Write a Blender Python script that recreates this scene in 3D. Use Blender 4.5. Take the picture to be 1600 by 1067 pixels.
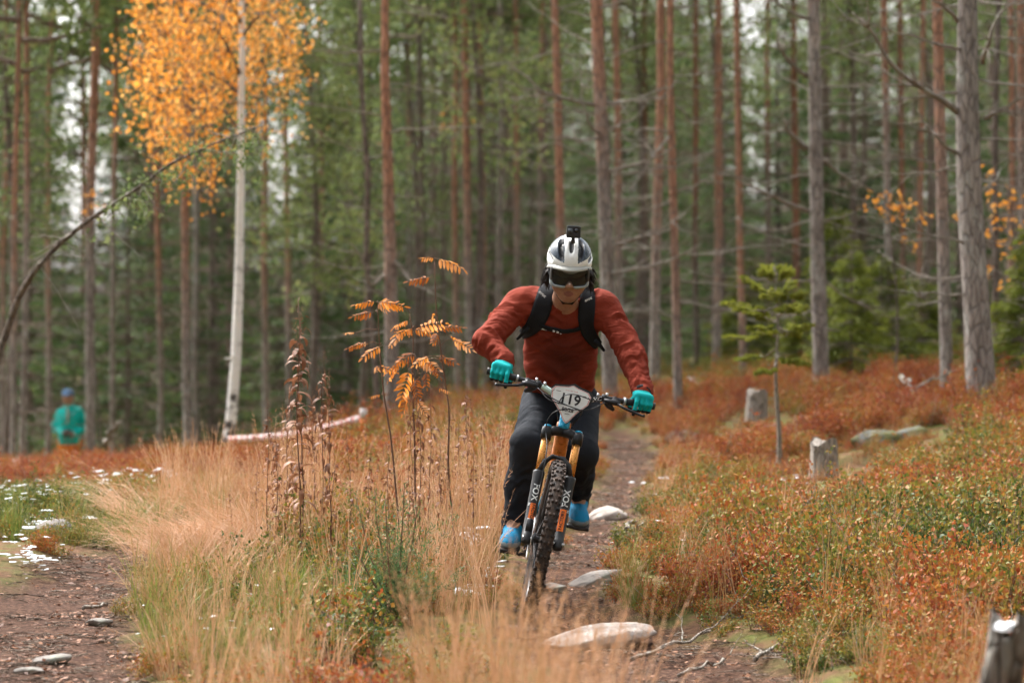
import bpy, bmesh, math, random
import numpy as np
from mathutils import Vector, Matrix, Euler

random.seed(7)
RNG = np.random.default_rng(11)
PI = math.pi
SC = bpy.context.scene
COL = SC.collection
for _o in list(bpy.data.objects):
    bpy.data.objects.remove(_o)

# ------------------------------------------------------------------ camera
CAM_H, FPX = 1.33, 4444.4          # eye height above the wheel contact, focal length in photo pixels
cam_data = bpy.data.cameras.new('camera')
cam_data.lens = 100.0
cam_data.sensor_width = 36.0
cam_data.clip_start = 0.1
cam_data.clip_end = 2000.0
cam_data.dof.use_dof = True
cam_data.dof.focus_distance = 13.05
cam_data.dof.aperture_fstop = 2.8
cam = bpy.data.objects.new('camera', cam_data)
cam.location = (0, 0, CAM_H)
cam.rotation_euler = (PI / 2, 0, 0)
COL.objects.link(cam)
SC.camera = cam

# ------------------------------------------------------------------ sky and sun (bright overcast)
SUN_EL, SUN_AZ = math.radians(52), math.radians(-38)     # azimuth: 0 = +Y, positive towards +X
world = bpy.data.worlds.new('World')
SC.world = world
world.use_nodes = True
wn, wl = world.node_tree.nodes, world.node_tree.links
wn.clear()
sky = wn.new('ShaderNodeTexSky')
sky.sky_type = 'NISHITA'
sky.sun_disc = False
sky.sun_elevation = SUN_EL
sky.sun_rotation = SUN_AZ
sky.air_density = 1.0
sky.dust_density = 6.0
sky.ozone_density = 1.0
hs = wn.new('ShaderNodeHueSaturation')
hs.inputs['Saturation'].default_value = 0.16
bg = wn.new('ShaderNodeBackground')
bg.inputs['Strength'].default_value = 0.15
wo = wn.new('ShaderNodeOutputWorld')
wl.new(sky.outputs[0], hs.inputs['Color'])
wl.new(hs.outputs[0], bg.inputs['Color'])
wl.new(bg.outputs[0], wo.inputs['Surface'])
sun_d = bpy.data.lights.new('sun', 'SUN')
sun_d.energy = 1.5
sun_d.angle = math.radians(14)
sun_d.color = (1.0, 0.96, 0.90)
sun = bpy.data.objects.new('sun', sun_d)
_sd = Vector((math.sin(SUN_AZ) * math.cos(SUN_EL), math.cos(SUN_AZ) * math.cos(SUN_EL), math.sin(SUN_EL)))
sun.rotation_euler = _sd.to_track_quat('Z', 'Y').to_euler()
sun.location = (0, 0, 30)
COL.objects.link(sun)

SC.view_settings.view_transform = 'Standard'
SC.view_settings.look = 'None'
SC.view_settings.exposure = 1.8
SC.view_settings.gamma = 1.0
SC.render.engine = 'CYCLES'
SC.cycles.use_adaptive_sampling = True
SC.cycles.adaptive_threshold = 0.03
SC.cycles.max_bounces = 5
SC.cycles.diffuse_bounces = 2
SC.cycles.glossy_bounces = 2
SC.cycles.transmission_bounces = 4
SC.cycles.transparent_max_bounces = 6
SC.cycles.use_denoising = True
SC.cycles.sample_clamp_indirect = 6.0

# ------------------------------------------------------------------ helpers
def P(px, py, d):
    """world point at depth d that the photograph shows at pixel (px, py)"""
    return np.array(((px - 800.0) / FPX * d, d, CAM_H - (py - 533.5) / FPX * d))

def link(o, parent=None):
    COL.objects.link(o)
    if parent is not None:
        o.parent = parent
    return o

def tag(o, label=None, cat=None, group=None, kind=None):
    if label: o['label'] = label
    if cat: o['category'] = cat
    if group: o['group'] = group
    if kind: o['kind'] = kind
    return o

def empty(name, loc=(0, 0, 0), rz=0.0, parent=None):
    o = bpy.data.objects.new(name, None)
    o.empty_display_size = 0.2
    o.location = Vector(loc)
    o.rotation_euler = (0, 0, rz)
    return link(o, parent)

def rnd(a, b): return float(RNG.uniform(a, b))
def nrm(v):
    v = np.asarray(v, float)
    return v / (np.linalg.norm(v, axis=-1, keepdims=True) + 1e-12)

class MB:
    """collects verts, quads, tris with a material slot and a 'tone' value per vertex"""
    def __init__(self):
        self.v, self.q, self.t, self.qm, self.tm, self.c, self.n = [], [], [], [], [], [], 0
    def add(self, verts, quads=None, tris=None, mat=0, tone=0.5):
        verts = np.asarray(verts, np.float32).reshape(-1, 3)
        if quads is not None and len(quads):
            q = np.asarray(quads, np.int64).reshape(-1, 4) + self.n
            self.q.append(q); self.qm.append(np.full(len(q), mat))
        if tris is not None and len(tris):
            t = np.asarray(tris, np.int64).reshape(-1, 3) + self.n
            self.t.append(t); self.tm.append(np.full(len(t), mat))
        self.v.append(verts)
        self.c.append(np.broadcast_to(np.asarray(tone, np.float32), (len(verts),)))
        self.n += len(verts)
        return self
    def mesh(self, name, mats, smooth=False):
        me = bpy.data.meshes.new(name)
        V = np.concatenate(self.v) if self.v else np.zeros((0, 3), np.float32)
        nq = sum(len(a) for a in self.q); nt = sum(len(a) for a in self.t)
        me.vertices.add(len(V)); me.vertices.foreach_set('co', V.ravel())
        me.loops.add(nq * 4 + nt * 3); me.polygons.add(nq + nt)
        li = np.concatenate([a.ravel() for a in self.q] + [a.ravel() for a in self.t]).astype(np.int32)
        me.loops.foreach_set('vertex_index', li)
        ls = np.concatenate((np.arange(nq) * 4, nq * 4 + np.arange(nt) * 3)).astype(np.int32)
        me.polygons.foreach_set('loop_start', ls)
        me.polygons.foreach_set('material_index', np.concatenate(self.qm + self.tm).astype(np.int32))
        if smooth: me.polygons.foreach_set('use_smooth', np.ones(nq + nt, bool))
        a = me.attributes.new('tone', 'FLOAT', 'POINT')
        a.data.foreach_set('value', np.concatenate(self.c).astype(np.float32))
        for m in (mats if isinstance(mats, (list, tuple)) else [mats]): me.materials.append(m)
        me.update(calc_edges=True)
        return me
    def obj(self, name, mats, parent=None, smooth=False):
        return link(bpy.data.objects.new(name, self.mesh(name, mats, smooth)), parent)
    # ---- shapes
    def tube(self, path, rad, sides=6, mat=0, tone=0.5, cap=True):
        path = np.asarray(path, float); n = len(path)
        rad = np.broadcast_to(np.asarray(rad, float), (n,))
        t = nrm(np.gradient(path, axis=0))
        ref = np.array((0.31, 0.17, 0.93)) if abs(t[0][2]) < 0.8 else np.array((0.93, 0.31, 0.17))
        u = nrm(np.cross(t, ref)); w = np.cross(t, u)
        a = np.arange(sides) / sides * 2 * PI
        V = path[:, None, :] + rad[:, None, None] * (np.cos(a)[None, :, None] * u[:, None, :] + np.sin(a)[None, :, None] * w[:, None, :])
        V = V.reshape(-1, 3)
        i = np.arange(n - 1)[:, None] * sides; j = np.arange(sides)[None, :]; k = (j + 1) % sides
        Q = np.stack((i + j, i + k, i + sides + k, i + sides + j), -1).reshape(-1, 4)
        T = None
        if cap:
            V = np.vstack((V, path[0], path[-1]))
            b = n * sides; e = (n - 1) * sides
            jj = np.arange(sides); kk = (jj + 1) % sides
            T = np.vstack((np.stack((kk, jj, np.full(sides, b)), -1), np.stack((e + jj, e + kk, np.full(sides, b + 1)), -1)))
        if np.ndim(tone): tone = np.concatenate((np.repeat(tone, sides), [tone[0], tone[-1]] if cap else []))
        return self.add(V, Q, T, mat, tone)
    def box(self, c, s, R=None, mat=0, tone=0.5):
        s = np.asarray(s, float) / 2
        V = np.array([(x, y, z) for z in (-1, 1) for y in (-1, 1) for x in (-1, 1)], float) * s
        if R is not None: V = V @ np.asarray(R).T
        V = V + np.asarray(c, float)
        return self.add(V, [(0, 2, 3, 1), (4, 5, 7, 6), (0, 1, 5, 4), (2, 6, 7, 3), (0, 4, 6, 2), (1, 3, 7, 5)], None, mat, tone)
    def leaves(self, c, d, L, W, mat=0, tone=0.5, fold=0.0, nrm_up=None):
        """diamond leaves: centre c (n,3), direction d (n,3), length, width"""
        c = np.asarray(c, float); n = len(c)
        if n == 0: return self
        d = nrm(d); r = RNG.normal(size=(n, 3)) if nrm_up is None else nrm_up + 0.35 * RNG.normal(size=(n, 3))
        s = nrm(np.cross(d, r)); up = np.cross(s, d)
        L = np.broadcast_to(L, (n,))[:, None]; W = np.broadcast_to(W, (n,))[:, None]
        V = np.stack((c, c + d * L * 0.45 + s * W * 0.5 + up * fold * L, c + d * L, c + d * L * 0.45 - s * W * 0.5 + up * fold * L), 1).reshape(-1, 3)
        Q = np.arange(n * 4).reshape(-1, 4)
        tn = np.repeat(np.broadcast_to(tone, (n,)), 4)
        return self.add(V, Q, None, mat, tn)

def rotz(a):
    c, s = math.cos(a), math.sin(a)
    return np.array(((c, -s, 0), (s, c, 0), (0, 0, 1.0)))
def rotx(a):
    c, s = math.cos(a), math.sin(a)
    return np.array(((1.0, 0, 0), (0, c, -s), (0, s, c)))
def roty(a):
    c, s = math.cos(a), math.sin(a)
    return np.array(((c, 0, s), (0, 1.0, 0), (-s, 0, c)))

# ------------------------------------------------------------------ materials
class NT:
    def __init__(self, name, rough=0.9, spec=0.2):
        self.m = bpy.data.materials.new(name); self.m.use_nodes = True
        self.n, self.l = self.m.node_tree.nodes, self.m.node_tree.links
        self.b = self.n['Principled BSDF']; self.out = self.n['Material Output']
        self.b.inputs['Roughness'].default_value = rough
        self.b.inputs['Specular IOR Level'].default_value = spec
        self._tc = None
    def node(self, t, **kw):
        x = self.n.new(t)
        for k, v in kw.items():
            if k in x.inputs.keys(): x.inputs[k].default_value = v
            else: setattr(x, k, v)
        return x
    def coord(self, which='Object', scale=None):
        if self._tc is None: self._tc = self.n.new('ShaderNodeTexCoord')
        s = self._tc.outputs[which]
        if scale is not None:
            mp = self.n.new('ShaderNodeMapping'); mp.inputs['Scale'].default_value = scale
            self.l.new(s, mp.inputs['Vector']); s = mp.outputs[0]
        return s
    def noise(self, scale, detail=4, rough=0.6, vec=None, dist=0.0):
        x = self.node('ShaderNodeTexNoise', Scale=scale, Detail=detail, Roughness=rough, Distortion=dist)
        self.l.new(vec if vec is not None else self.coord(), x.inputs['Vector'])
        return x.outputs[0]
    def voronoi(self, scale, vec=None, feature='F1', out='Distance'):
        x = self.n.new('ShaderNodeTexVoronoi'); x.feature = feature; x.inputs['Scale'].default_value = scale
        self.l.new(vec if vec is not None else self.coord(), x.inputs['Vector'])
        return x.outputs[out]
    def attr(self, name, typ='GEOMETRY', out='Fac'):
        x = self.n.new('ShaderNodeAttribute'); x.attribute_name = name; x.attribute_type = typ
        return x.outputs[out]
    def ramp(self, fac, stops, interp='LINEAR'):
        x = self.n.new('ShaderNodeValToRGB'); r = x.color_ramp; r.interpolation = interp
        while len(r.elements) < len(stops): r.elements.new(0.5)
        for e, (p, c) in zip(r.elements, stops):
            e.position = p; e.color = (c[0], c[1], c[2], 1) if np.ndim(c) else (c, c, c, 1)
        self.l.new(fac, x.inputs['Fac']); return x.outputs[0]
    def mix(self, fac, a, b, blend='MIX'):
        x = self.n.new('ShaderNodeMix'); x.data_type = 'RGBA'; x.blend_type = blend
        for i, v in ((0, fac), (6, a), (7, b)):
            if isinstance(v, bpy.types.NodeSocket): self.l.new(v, x.inputs[i])
            else: x.inputs[i].default_value = (v if i == 0 else (*v, 1))
        return x.outputs[2]
    def math(self, op, a, b=0.0, clamp=False):
        x = self.n.new('ShaderNodeMath'); x.operation = op; x.use_clamp = clamp
        for i, v in ((0, a), (1, b)):
            if isinstance(v, bpy.types.NodeSocket): self.l.new(v, x.inputs[i])
            else: x.inputs[i].default_value = v
        return x.outputs[0]
    def bump(self, h, strength=0.5, dist=0.02):
        x = self.node('ShaderNodeBump', Strength=strength, Distance=dist)
        self.l.new(h, x.inputs['Height']); self.l.new(x.outputs[0], self.b.inputs['Normal']); return self
    def col(self, c):
        if isinstance(c, bpy.types.NodeSocket): self.l.new(c, self.b.inputs['Base Color'])
        else: self.b.inputs['Base Color'].default_value = (*c, 1)
        self._c = c
        return self
    def rough(self, s):
        self.l.new(s, self.b.inputs['Roughness']); return self
    def translucent(self, fac=0.35):
        tr = self.n.new('ShaderNodeBsdfTranslucent'); mx = self.n.new('ShaderNodeMixShader')
        if isinstance(self._c, bpy.types.NodeSocket): self.l.new(self._c, tr.inputs['Color'])
        else: tr.inputs['Color'].default_value = (*self._c, 1)
        mx.inputs[0].default_value = fac
        self.l.new(self.b.outputs[0], mx.inputs[1]); self.l.new(tr.outputs[0], mx.inputs[2])
        self.l.new(mx.outputs[0], self.out.inputs['Surface']); return self

def plain(name, c, rough=0.6, spec=0.3, metal=0.0, var=0.25, scale=30, bump=0.0):
    """one-colour material with some uneven tone and wear"""
    t = NT(name, rough, spec)
    n = t.noise(scale, 4, 0.65)
    lo = tuple(x * (1 - var) for x in c); hi = tuple(min(1, x * (1 + var)) for x in c)
    t.col(t.ramp(n, [(0.3, lo), (0.7, hi)]))
    t.b.inputs['Metallic'].default_value = metal
    t.rough(t.ramp(n, [(0.3, min(1, rough * 0.8)), (0.7, min(1, rough * 1.2))]))
    if bump: t.bump(n, bump, 0.004)
    return t.m

def leaf_mat(name, stops, inst=None, trans=0.35, rough=0.6, jitter=0.25):
    """leaf colour picked along a ramp by the vertex tone (and the plant's own tone)"""
    t = NT(name, rough, 0.25)
    f = t.attr('tone')
    if inst: 
        f = t.math('ADD', t.math('MULTIPLY', t.math('SUBTRACT', f, 0.5), inst), t.attr('tone', 'INSTANCER'), True)
    t.col(t.ramp(f, stops)); t.translucent(trans)
    return t.m

def bark_mat(name, lo, hi, patch, red=None, vs=(9, 9, 2.2), rstart=1.0, rlen=2.0):
    t = NT(name, 0.92, 0.12)
    v = t.coord('Object', vs)
    n1 = t.noise(2.2, 6, 0.7, v, 0.6); vor = t.voronoi(2.6, v, 'DISTANCE_TO_EDGE')
    crack = t.ramp(vor, [(0.0, 0.0), (0.12, 1.0)])
    n2 = t.noise(3.0, 3, 0.6, t.coord('Object', (2.5, 2.5, 1.4)))
    c = t.ramp(n1, [(0.25, lo), (0.75, hi)])
    c = t.mix(t.math('MULTIPLY', t.ramp(n2, [(0.52, 0.0), (0.68, 1.0)]), 0.75), c, patch)
    if red is not None:
        sep = t.n.new('ShaderNodeSeparateXYZ'); t.l.new(t.coord('Object'), sep.inputs[0])
        h = t.math('SUBTRACT', sep.outputs[2], t.attr('red_height', 'OBJECT'))
        h = t.math('ADD', t.math('DIVIDE', h, rlen), t.math('MULTIPLY', t.math('SUBTRACT', n2, 0.5), 1.6))
        r = t.ramp(h, [(0.0, 0.0), (1.0, 1.0)])
        redc = t.ramp(n1, [(0.25, tuple(x * 0.62 for x in red)), (0.75, red)])
        c = t.mix(r, c, redc)
    c = t.mix(t.math('MULTIPLY', t.math('SUBTRACT', 1.0, crack), 0.65), c, tuple(x * 0.35 for x in lo))
    t.col(c)
    t.bump(t.math('ADD', t.math('MULTIPLY', crack, 0.6), n1), 0.8, 0.02)
    return t.m

M = {}
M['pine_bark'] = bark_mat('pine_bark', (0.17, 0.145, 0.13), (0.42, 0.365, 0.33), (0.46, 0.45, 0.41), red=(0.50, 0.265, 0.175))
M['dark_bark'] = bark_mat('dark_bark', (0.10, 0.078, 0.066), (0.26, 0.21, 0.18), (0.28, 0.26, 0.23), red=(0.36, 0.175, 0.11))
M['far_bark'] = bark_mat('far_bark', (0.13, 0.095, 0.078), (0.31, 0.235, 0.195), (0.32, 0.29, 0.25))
M['twig'] = bark_mat('dead_twig', (0.24, 0.20, 0.17), (0.44, 0.39, 0.34), (0.48, 0.48, 0.42), vs=(14, 14, 14))
M['stem'] = plain('brown_stem', (0.16, 0.09, 0.06), 0.8, 0.2, scale=60)
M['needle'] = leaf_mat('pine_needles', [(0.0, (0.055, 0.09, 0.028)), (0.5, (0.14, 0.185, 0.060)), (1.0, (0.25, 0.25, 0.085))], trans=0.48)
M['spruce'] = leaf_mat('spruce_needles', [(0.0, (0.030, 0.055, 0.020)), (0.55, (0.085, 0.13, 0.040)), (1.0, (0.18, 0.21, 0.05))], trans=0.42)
M['far_twig'] = bark_mat('far_twig', (0.14, 0.10, 0.08), (0.30, 0.23, 0.18), (0.30, 0.27, 0.22), vs=(14, 14, 14))
M['young'] = leaf_mat('young_spruce_needles', [(0.0, (0.08, 0.11, 0.02)), (0.5, (0.20, 0.23, 0.035)), (1.0, (0.36, 0.35, 0.05))], trans=0.4)
M['green_leaf'] = leaf_mat('green_leaves', [(0.0, (0.08, 0.12, 0.045)), (0.5, (0.19, 0.24, 0.085)), (0.9, (0.30, 0.31, 0.11)), (1.0, (0.4, 0.2, 0.05))], trans=0.45)
M['orange_leaf'] = leaf_mat('orange_birch_leaves', [(0.0, (0.55, 0.18, 0.025)), (0.5, (0.82, 0.35, 0.05)), (1.0, (0.90, 0.54, 0.17))], trans=0.5)
M['rowan_leaf'] = leaf_mat('orange_rowan_leaves', [(0.0, (0.22, 0.07, 0.03)), (0.3, (0.50, 0.15, 0.02)), (0.6, (0.74, 0.27, 0.03)), (1.0, (0.80, 0.46, 0.24))], trans=0.5)
M['snow'] = plain('snow', (0.82, 0.85, 0.88), 0.7, 0.3, var=0.06, scale=40, bump=0.4)

# ------------------------------------------------------------------ terrain height
_TP = []
def _tp(px, py, d): p = P(px, py, d); _TP.append((p[0], p[1], p[2]))
for a in [(826, 966, 12.8), (1000, 1067, 11.0), (1500, 1067, 10.5), (950, 985, 12.2), (1300, 930, 13.2), (1300, 822, 16.2),
          (1290, 752, 20), (1530, 628, 24), (1180, 660, 27), (1280, 602, 31), (1400, 690, 22.5), (1560, 770, 17.5), (1560, 870, 14.5),
          (1100, 600, 36), (1400, 565, 40), (1150, 562, 46), (955, 797, 18), (985, 705, 24), (960, 640, 31), (650, 765, 20),
          (600, 682, 31), (100, 1000, 11), (150, 890, 13.5), (100, 805, 17), (100, 768, 22), (150, 735, 28), (200, 728, 31.5),
          (30, 742, 31), (355, 722, 29), (560, 692, 27), (400, 832, 16), (400, 1000, 12), (900, 880, 14.6), (700, 850, 15.2),
          (1595, 600, 30), (750, 640, 36)]:
    _tp(*a)
for x, y, z in [(-6.5, 45, -1.15), (-4.5, 45, -1.0), (-2, 46, -0.35), (0, 48, 0.35), (-9, 45, -1.2), (-10, 60, -1.3), (-4, 62, -0.8), (2, 60, 0.7), (9, 60, 1.3),
                (-12, 30, 0.0), (-8, 20, 0.15), (-6, 12, 0.1), (-5, 4, -0.1), (8, 30, 1.2), (8, 20, 0.9), (6, 12, 0.45), (5, 4, 0.2),
                (0, 7.5, 0.0), (1.2, 8.5, 0.0), (-1.2, 8.5, 0.03), (0, 4, -0.12), (0, 0, -0.25), (0, -10, -0.3), (-10, -10, -0.3), (10, -10, -0.1),
                (-20, 100, -1.4), (0, 100, 0.2), (20, 100, 1.4), (-60, 200, -1.0), (0, 200, 0.5), (60, 200, 1.5), (-60, 60, -0.8), (60, 60, 2.0), (-60, 0, -0.5), (60, 0, 1.0),
                (-60, -60, -0.5), (60, -60, 0.5), (0, 420, 0.5), (-250, 300, -0.5), (250, 300, 1.5), (-250, -60, 0), (250, -60, 0.5)]:
    _TP.append((x, y, z))
_TP = np.array(_TP)
def _U(r2): return 0.5 * r2 * np.log(np.maximum(r2, 1e-9))
_sx = np.array((2.2, 1.0))              # across counts more than along
_C = _TP[:, :2] * _sx
_K = _U(((_C[:, None] - _C[None]) ** 2).sum(-1)) + np.eye(len(_C)) * 6.0
_A = np.zeros((len(_C) + 3,) * 2); _A[:len(_C), :len(_C)] = _K
_A[:len(_C), -3] = 1; _A[:len(_C), -2:] = _C; _A[-3:, :len(_C)] = _A[:len(_C), -3:].T
_W = np.linalg.solve(_A, np.concatenate((_TP[:, 2], np.zeros(3))))
def vnoise(x, y, s, seed=0):
    """smooth value noise, -1..1"""
    x = np.asarray(x, float) * s + seed * 17.3; y = np.asarray(y, float) * s + seed * 9.1
    xi = np.floor(x).astype(np.int64); yi = np.floor(y).astype(np.int64); fx = x - xi; fy = y - yi
    fx = fx * fx * (3 - 2 * fx); fy = fy * fy * (3 - 2 * fy)
    def h(a, b):
        k = (a * 374761393 + b * 668265263 + seed * 144269) & 0x7fffffff
        k = ((k ^ (k >> 13)) * 1274126177) & 0x7fffffff
        return ((k ^ (k >> 16)) & 0xffff) / 32767.5 - 1
    return (h(xi, yi) * (1 - fx) + h(xi + 1, yi) * fx) * (1 - fy) + (h(xi, yi + 1) * (1 - fx) + h(xi + 1, yi + 1) * fx) * fy
# the two dirt paths, as (x, y, half width)
def _w(px, d): return (px - 800) / FPX * d
PATH = [np.array([(_w(1120, 7), 7, .55), (_w(1090, 9.5), 9.5, .55), (_w(1040, 11.3), 11.3, .50), (_w(880, 13), 13, .32), (_w(892, 14.6), 14.6, .26), (_w(940, 17), 17, .20), (_w(972, 20), 20, .20), (_w(988, 24), 24, .20), (_w(960, 28), 28, .15)]),
        np.array([(_w(-80, 8.5), 8.5, .5), (_w(20, 10.5), 10.5, .45), (_w(70, 12.5), 12.5, .38), (_w(190, 14.5), 14.5, .28), (_w(330, 16), 16, .25), (_w(420, 17.5), 17.5, .15)])]
def path_mask(x, y):
    """1 on the bare path, 0 away from it"""
    x = np.asarray(x, float); y = np.asarray(y, float); best = np.full(x.shape, 9.0)
    for pth in PATH:
        for a, b in zip(pth[:-1], pth[1:]):
            d = b[:2] - a[:2]; t = np.clip(((x - a[0]) * d[0] + (y - a[1]) * d[1]) / (d @ d), 0, 1)
            r = np.hypot(x - a[0] - t * d[0], y - a[1] - t * d[1]) - (a[2] + t * (b[2] - a[2]))
            best = np.minimum(best, r)
    best = best + 0.10 * vnoise(x, y, 3.0, 5) + 0.05 * vnoise(x, y, 8.0, 6)
    return np.clip(0.5 - best / 0.24, 0, 1)
def path_edge(x, y):
    """distance outside the bare path"""
    best = np.full(np.shape(x), 9.0)
    for pth in PATH:
        for a, b in zip(pth[:-1], pth[1:]):
            d = b[:2] - a[:2]; t = np.clip(((x - a[0]) * d[0] + (y - a[1]) * d[1]) / (d @ d), 0, 1)
            best = np.minimum(best, np.hypot(x - a[0] - t * d[0], y - a[1] - t * d[1]) - (a[2] + t * (b[2] - a[2])))
    return best
def ground_z(x, y, micro=True):
    x = np.asarray(x, float); y = np.asarray(y, float); sh = x.shape
    q = np.stack((x.ravel() * _sx[0], y.ravel() * _sx[1]), -1)
    z = np.empty(len(q))
    for i in range(0, len(q), 20000):
        s = q[i:i + 20000]
        z[i:i + 20000] = _U(((s[:, None] - _C[None]) ** 2).sum(-1)) @ _W[:len(_C)] + _W[-3] + s @ _W[-2:]
    z = z.reshape(sh)
    if micro:
        m = path_mask(x, y)
        z = z + (0.035 * vnoise(x, y, 1.1, 1) + 0.02 * vnoise(x, y, 2.9, 2)) * (1 - 0.6 * m) - 0.05 * m + 0.008 * vnoise(x, y, 9, 3) + 0.005 * vnoise(x, y, 23, 4) * m
    return z
def gz(x, y): return float(ground_z(np.array([x]), np.array([y]))[0])

def axis(lo, hi, dense_lo, dense_hi, step, grow=1.22):
    a = list(np.arange(dense_lo, dense_hi + 1e-6, step))
    s = step
    while a[-1] < hi: s *= grow; a.append(a[-1] + s)
    s = step; b = []
    c = dense_lo
    while c > lo: s *= grow; c -= s; b.append(c)
    return np.array(b[::-1] + a)
gx = axis(-320, 320, -5.5, 5.5, 0.07); gy = axis(-80, 520, 8.5, 30, 0.085)
GX, GY = np.meshgrid(gx, gy)
GZ = ground_z(GX, GY)
nx, ny = len(gx), len(gy)
mb = MB()
ii = (np.arange(ny - 1)[:, None] * nx + np.arange(nx - 1)[None]).ravel()
mb.add(np.stack((GX, GY, GZ), -1).reshape(-1, 3), np.stack((ii, ii + 1, ii + nx + 1, ii + nx), -1), None, 0, path_mask(GX, GY).ravel())
t = NT('forest_floor', 0.95, 0.1)
big = t.noise(0.9, 5, 0.6); fine = t.noise(26, 6, 0.75); mid = t.noise(5.0, 5, 0.65)
litter = t.voronoi(70, t.coord('Object', (1, 1, 0.5)), 'F1', 'Color')
bwl = t.n.new('ShaderNodeRGBToBW'); t.l.new(litter, bwl.inputs[0])
dirt = t.ramp(fine, [(0.22, (0.016, 0.008, 0.005)), (0.5, (0.055, 0.027, 0.017)), (0.8, (0.16, 0.088, 0.058))])
dirt = t.mix(t.ramp(bwl.outputs[0], [(0.55, 0.0), (0.95, 0.7)]), dirt, (0.19, 0.105, 0.07))
moss = t.ramp(fine, [(0.25, (0.045, 0.055, 0.015)), (0.75, (0.15, 0.155, 0.04))])
duff = t.ramp(fine, [(0.25, (0.06, 0.032, 0.018)), (0.75, (0.21, 0.115, 0.06))])
cover = t.mix(t.ramp(mid, [(0.42, 0.0), (0.6, 1.0)]), duff, moss)
t.col(t.mix(t.attr('tone'), cover, dirt))
t.bump(t.math('ADD', fine, t.math('MULTIPLY', bwl.outputs[0], 0.6)), 0.7, 0.025)
ground = mb.obj('ground', t.m, smooth=True)
tag(ground, 'mossy heath floor of the pine wood with two bare dirt paths', 'ground', kind='structure')

# ------------------------------------------------------------------ scatter (stuff nobody could count)
_hidden = {}
def variant_set(name, meshes):
    c = bpy.data.collections.new(name)
    for i, me in enumerate(meshes):
        o = bpy.data.objects.new('%s_%02d' % (name, i), me); c.objects.link(o)
    return c
def scatter(name, coll, pts, rot, scale, idx, tone, label, cat=None):
    n = len(pts)
    me = bpy.data.meshes.new(name); me.vertices.add(n); me.vertices.foreach_set('co', np.asarray(pts, np.float32).ravel())
    for an, ty, key, arr in (('rot', 'FLOAT_VECTOR', 'vector', rot), ('scl', 'FLOAT_VECTOR', 'vector', scale)):
        a = me.attributes.new(an, ty, 'POINT'); a.data.foreach_set(key, np.asarray(arr, np.float32).ravel())
    a = me.attributes.new('idx', 'INT', 'POINT'); a.data.foreach_set('value', np.asarray(idx, np.int32))
    a = me.attributes.new('tone', 'FLOAT', 'POINT'); a.data.foreach_set('value', np.asarray(tone, np.float32))
    o = link(bpy.data.objects.new(name, me))
    g = bpy.data.node_groups.new(name + '_scatter', 'GeometryNodeTree')
    g.interface.new_socket('Geometry', in_out='INPUT', socket_type='NodeSocketGeometry')
    g.interface.new_socket('Geometry', in_out='OUTPUT', socket_type='NodeSocketGeometry')
    N, L = g.nodes, g.links
    gi = N.new('NodeGroupInput'); go = N.new('NodeGroupOutput')
    ip = N.new('GeometryNodeInstanceOnPoints'); ci = N.new('GeometryNodeCollectionInfo')
    ci.inputs['Collection'].default_value = coll; ci.inputs['Separate Children'].default_value = True; ci.inputs['Reset Children'].default_value = True
    ip.inputs['Pick Instance'].default_value = True
    def na(nm, ty):
        x = N.new('GeometryNodeInputNamedAttribute'); x.data_type = ty; x.inputs['Name'].default_value = nm; return x.outputs['Attribute']
    L.new(gi.outputs[0], ip.inputs['Points']); L.new(ci.outputs[0], ip.inputs['Instance'])
    L.new(na('idx', 'INT'), ip.inputs['Instance Index']); L.new(na('rot', 'FLOAT_VECTOR'), ip.inputs['Rotation']); L.new(na('scl', 'FLOAT_VECTOR'), ip.inputs['Scale'])
    L.new(ip.outputs[0], go.inputs[0])
    md = o.modifiers.new('scatter', 'NODES'); md.node_group = g
    tag(o, label, cat, kind='stuff')
    return o
# ================================================================== trees
def limb_path(p0, az, el, L, n=6, droop=0.0, up=0.0, wob=0.05):
    """a bent limb from p0: azimuth, elevation, length"""
    d = np.array((math.cos(az) * math.cos(el), math.sin(az) * math.cos(el), math.sin(el)))
    s = np.linspace(0, 1, n)[:, None]
    p = np.asarray(p0) + d * L * s
    p[:, 2] += (-droop * L * s * s + up * L * s ** 3)[:, 0]
    w = np.cumsum(RNG.normal(0, wob * L / n, (n, 3)), 0); w[0] = 0
    return p + w

def pine_crown(H, R, nb, tufts, seed, bare=0.35, mat_leaf=1):
    """open pine crown: whorled limbs with needle tufts on their outer parts"""
    mb = MB()
    for k in range(nb):
        f = (k + rnd(0, 1)) / nb; z = f * H
        L = R * (0.35 + 0.65 * math.sin(PI * min(1, 0.18 + 0.82 * (1 - f)) * 0.62)) * rnd(0.6, 1.15)
        az = rnd(0, 2 * PI)
        pth = limb_path((0, 0, z), az, rnd(-0.05, 0.45) + 0.5 * f, L, 6, rnd(0, .15), rnd(0, .15), .1)
        mb.tube(pth, np.linspace(0.028, 0.006, 6) * (1.2 - .6 * f), 4, 0, cap=False)
        m = int(tufts * L / R * rnd(0.6, 1.3))
        s = bare + (1 - bare) * RNG.random(m) ** 0.7
        c = np.stack([np.interp(s, np.linspace(0, 1, 6), pth[:, i]) for i in range(3)], -1)
        off = RNG.normal(size=(m, 3)) * np.array((.20, .20, .11)) * (0.35 + 0.65 * L / R)
        c = c + off
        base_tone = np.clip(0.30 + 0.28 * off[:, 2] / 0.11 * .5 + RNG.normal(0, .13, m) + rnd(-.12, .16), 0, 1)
        q = 5
        cc = np.repeat(c, q, 0); d = RNG.normal(size=(m * q, 3)) + np.array((0, 0, .5)) + np.repeat(nrm(off) * .8, q, 0)
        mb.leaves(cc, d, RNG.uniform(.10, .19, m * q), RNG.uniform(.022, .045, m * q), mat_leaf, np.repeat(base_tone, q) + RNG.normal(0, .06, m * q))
    return mb

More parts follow.
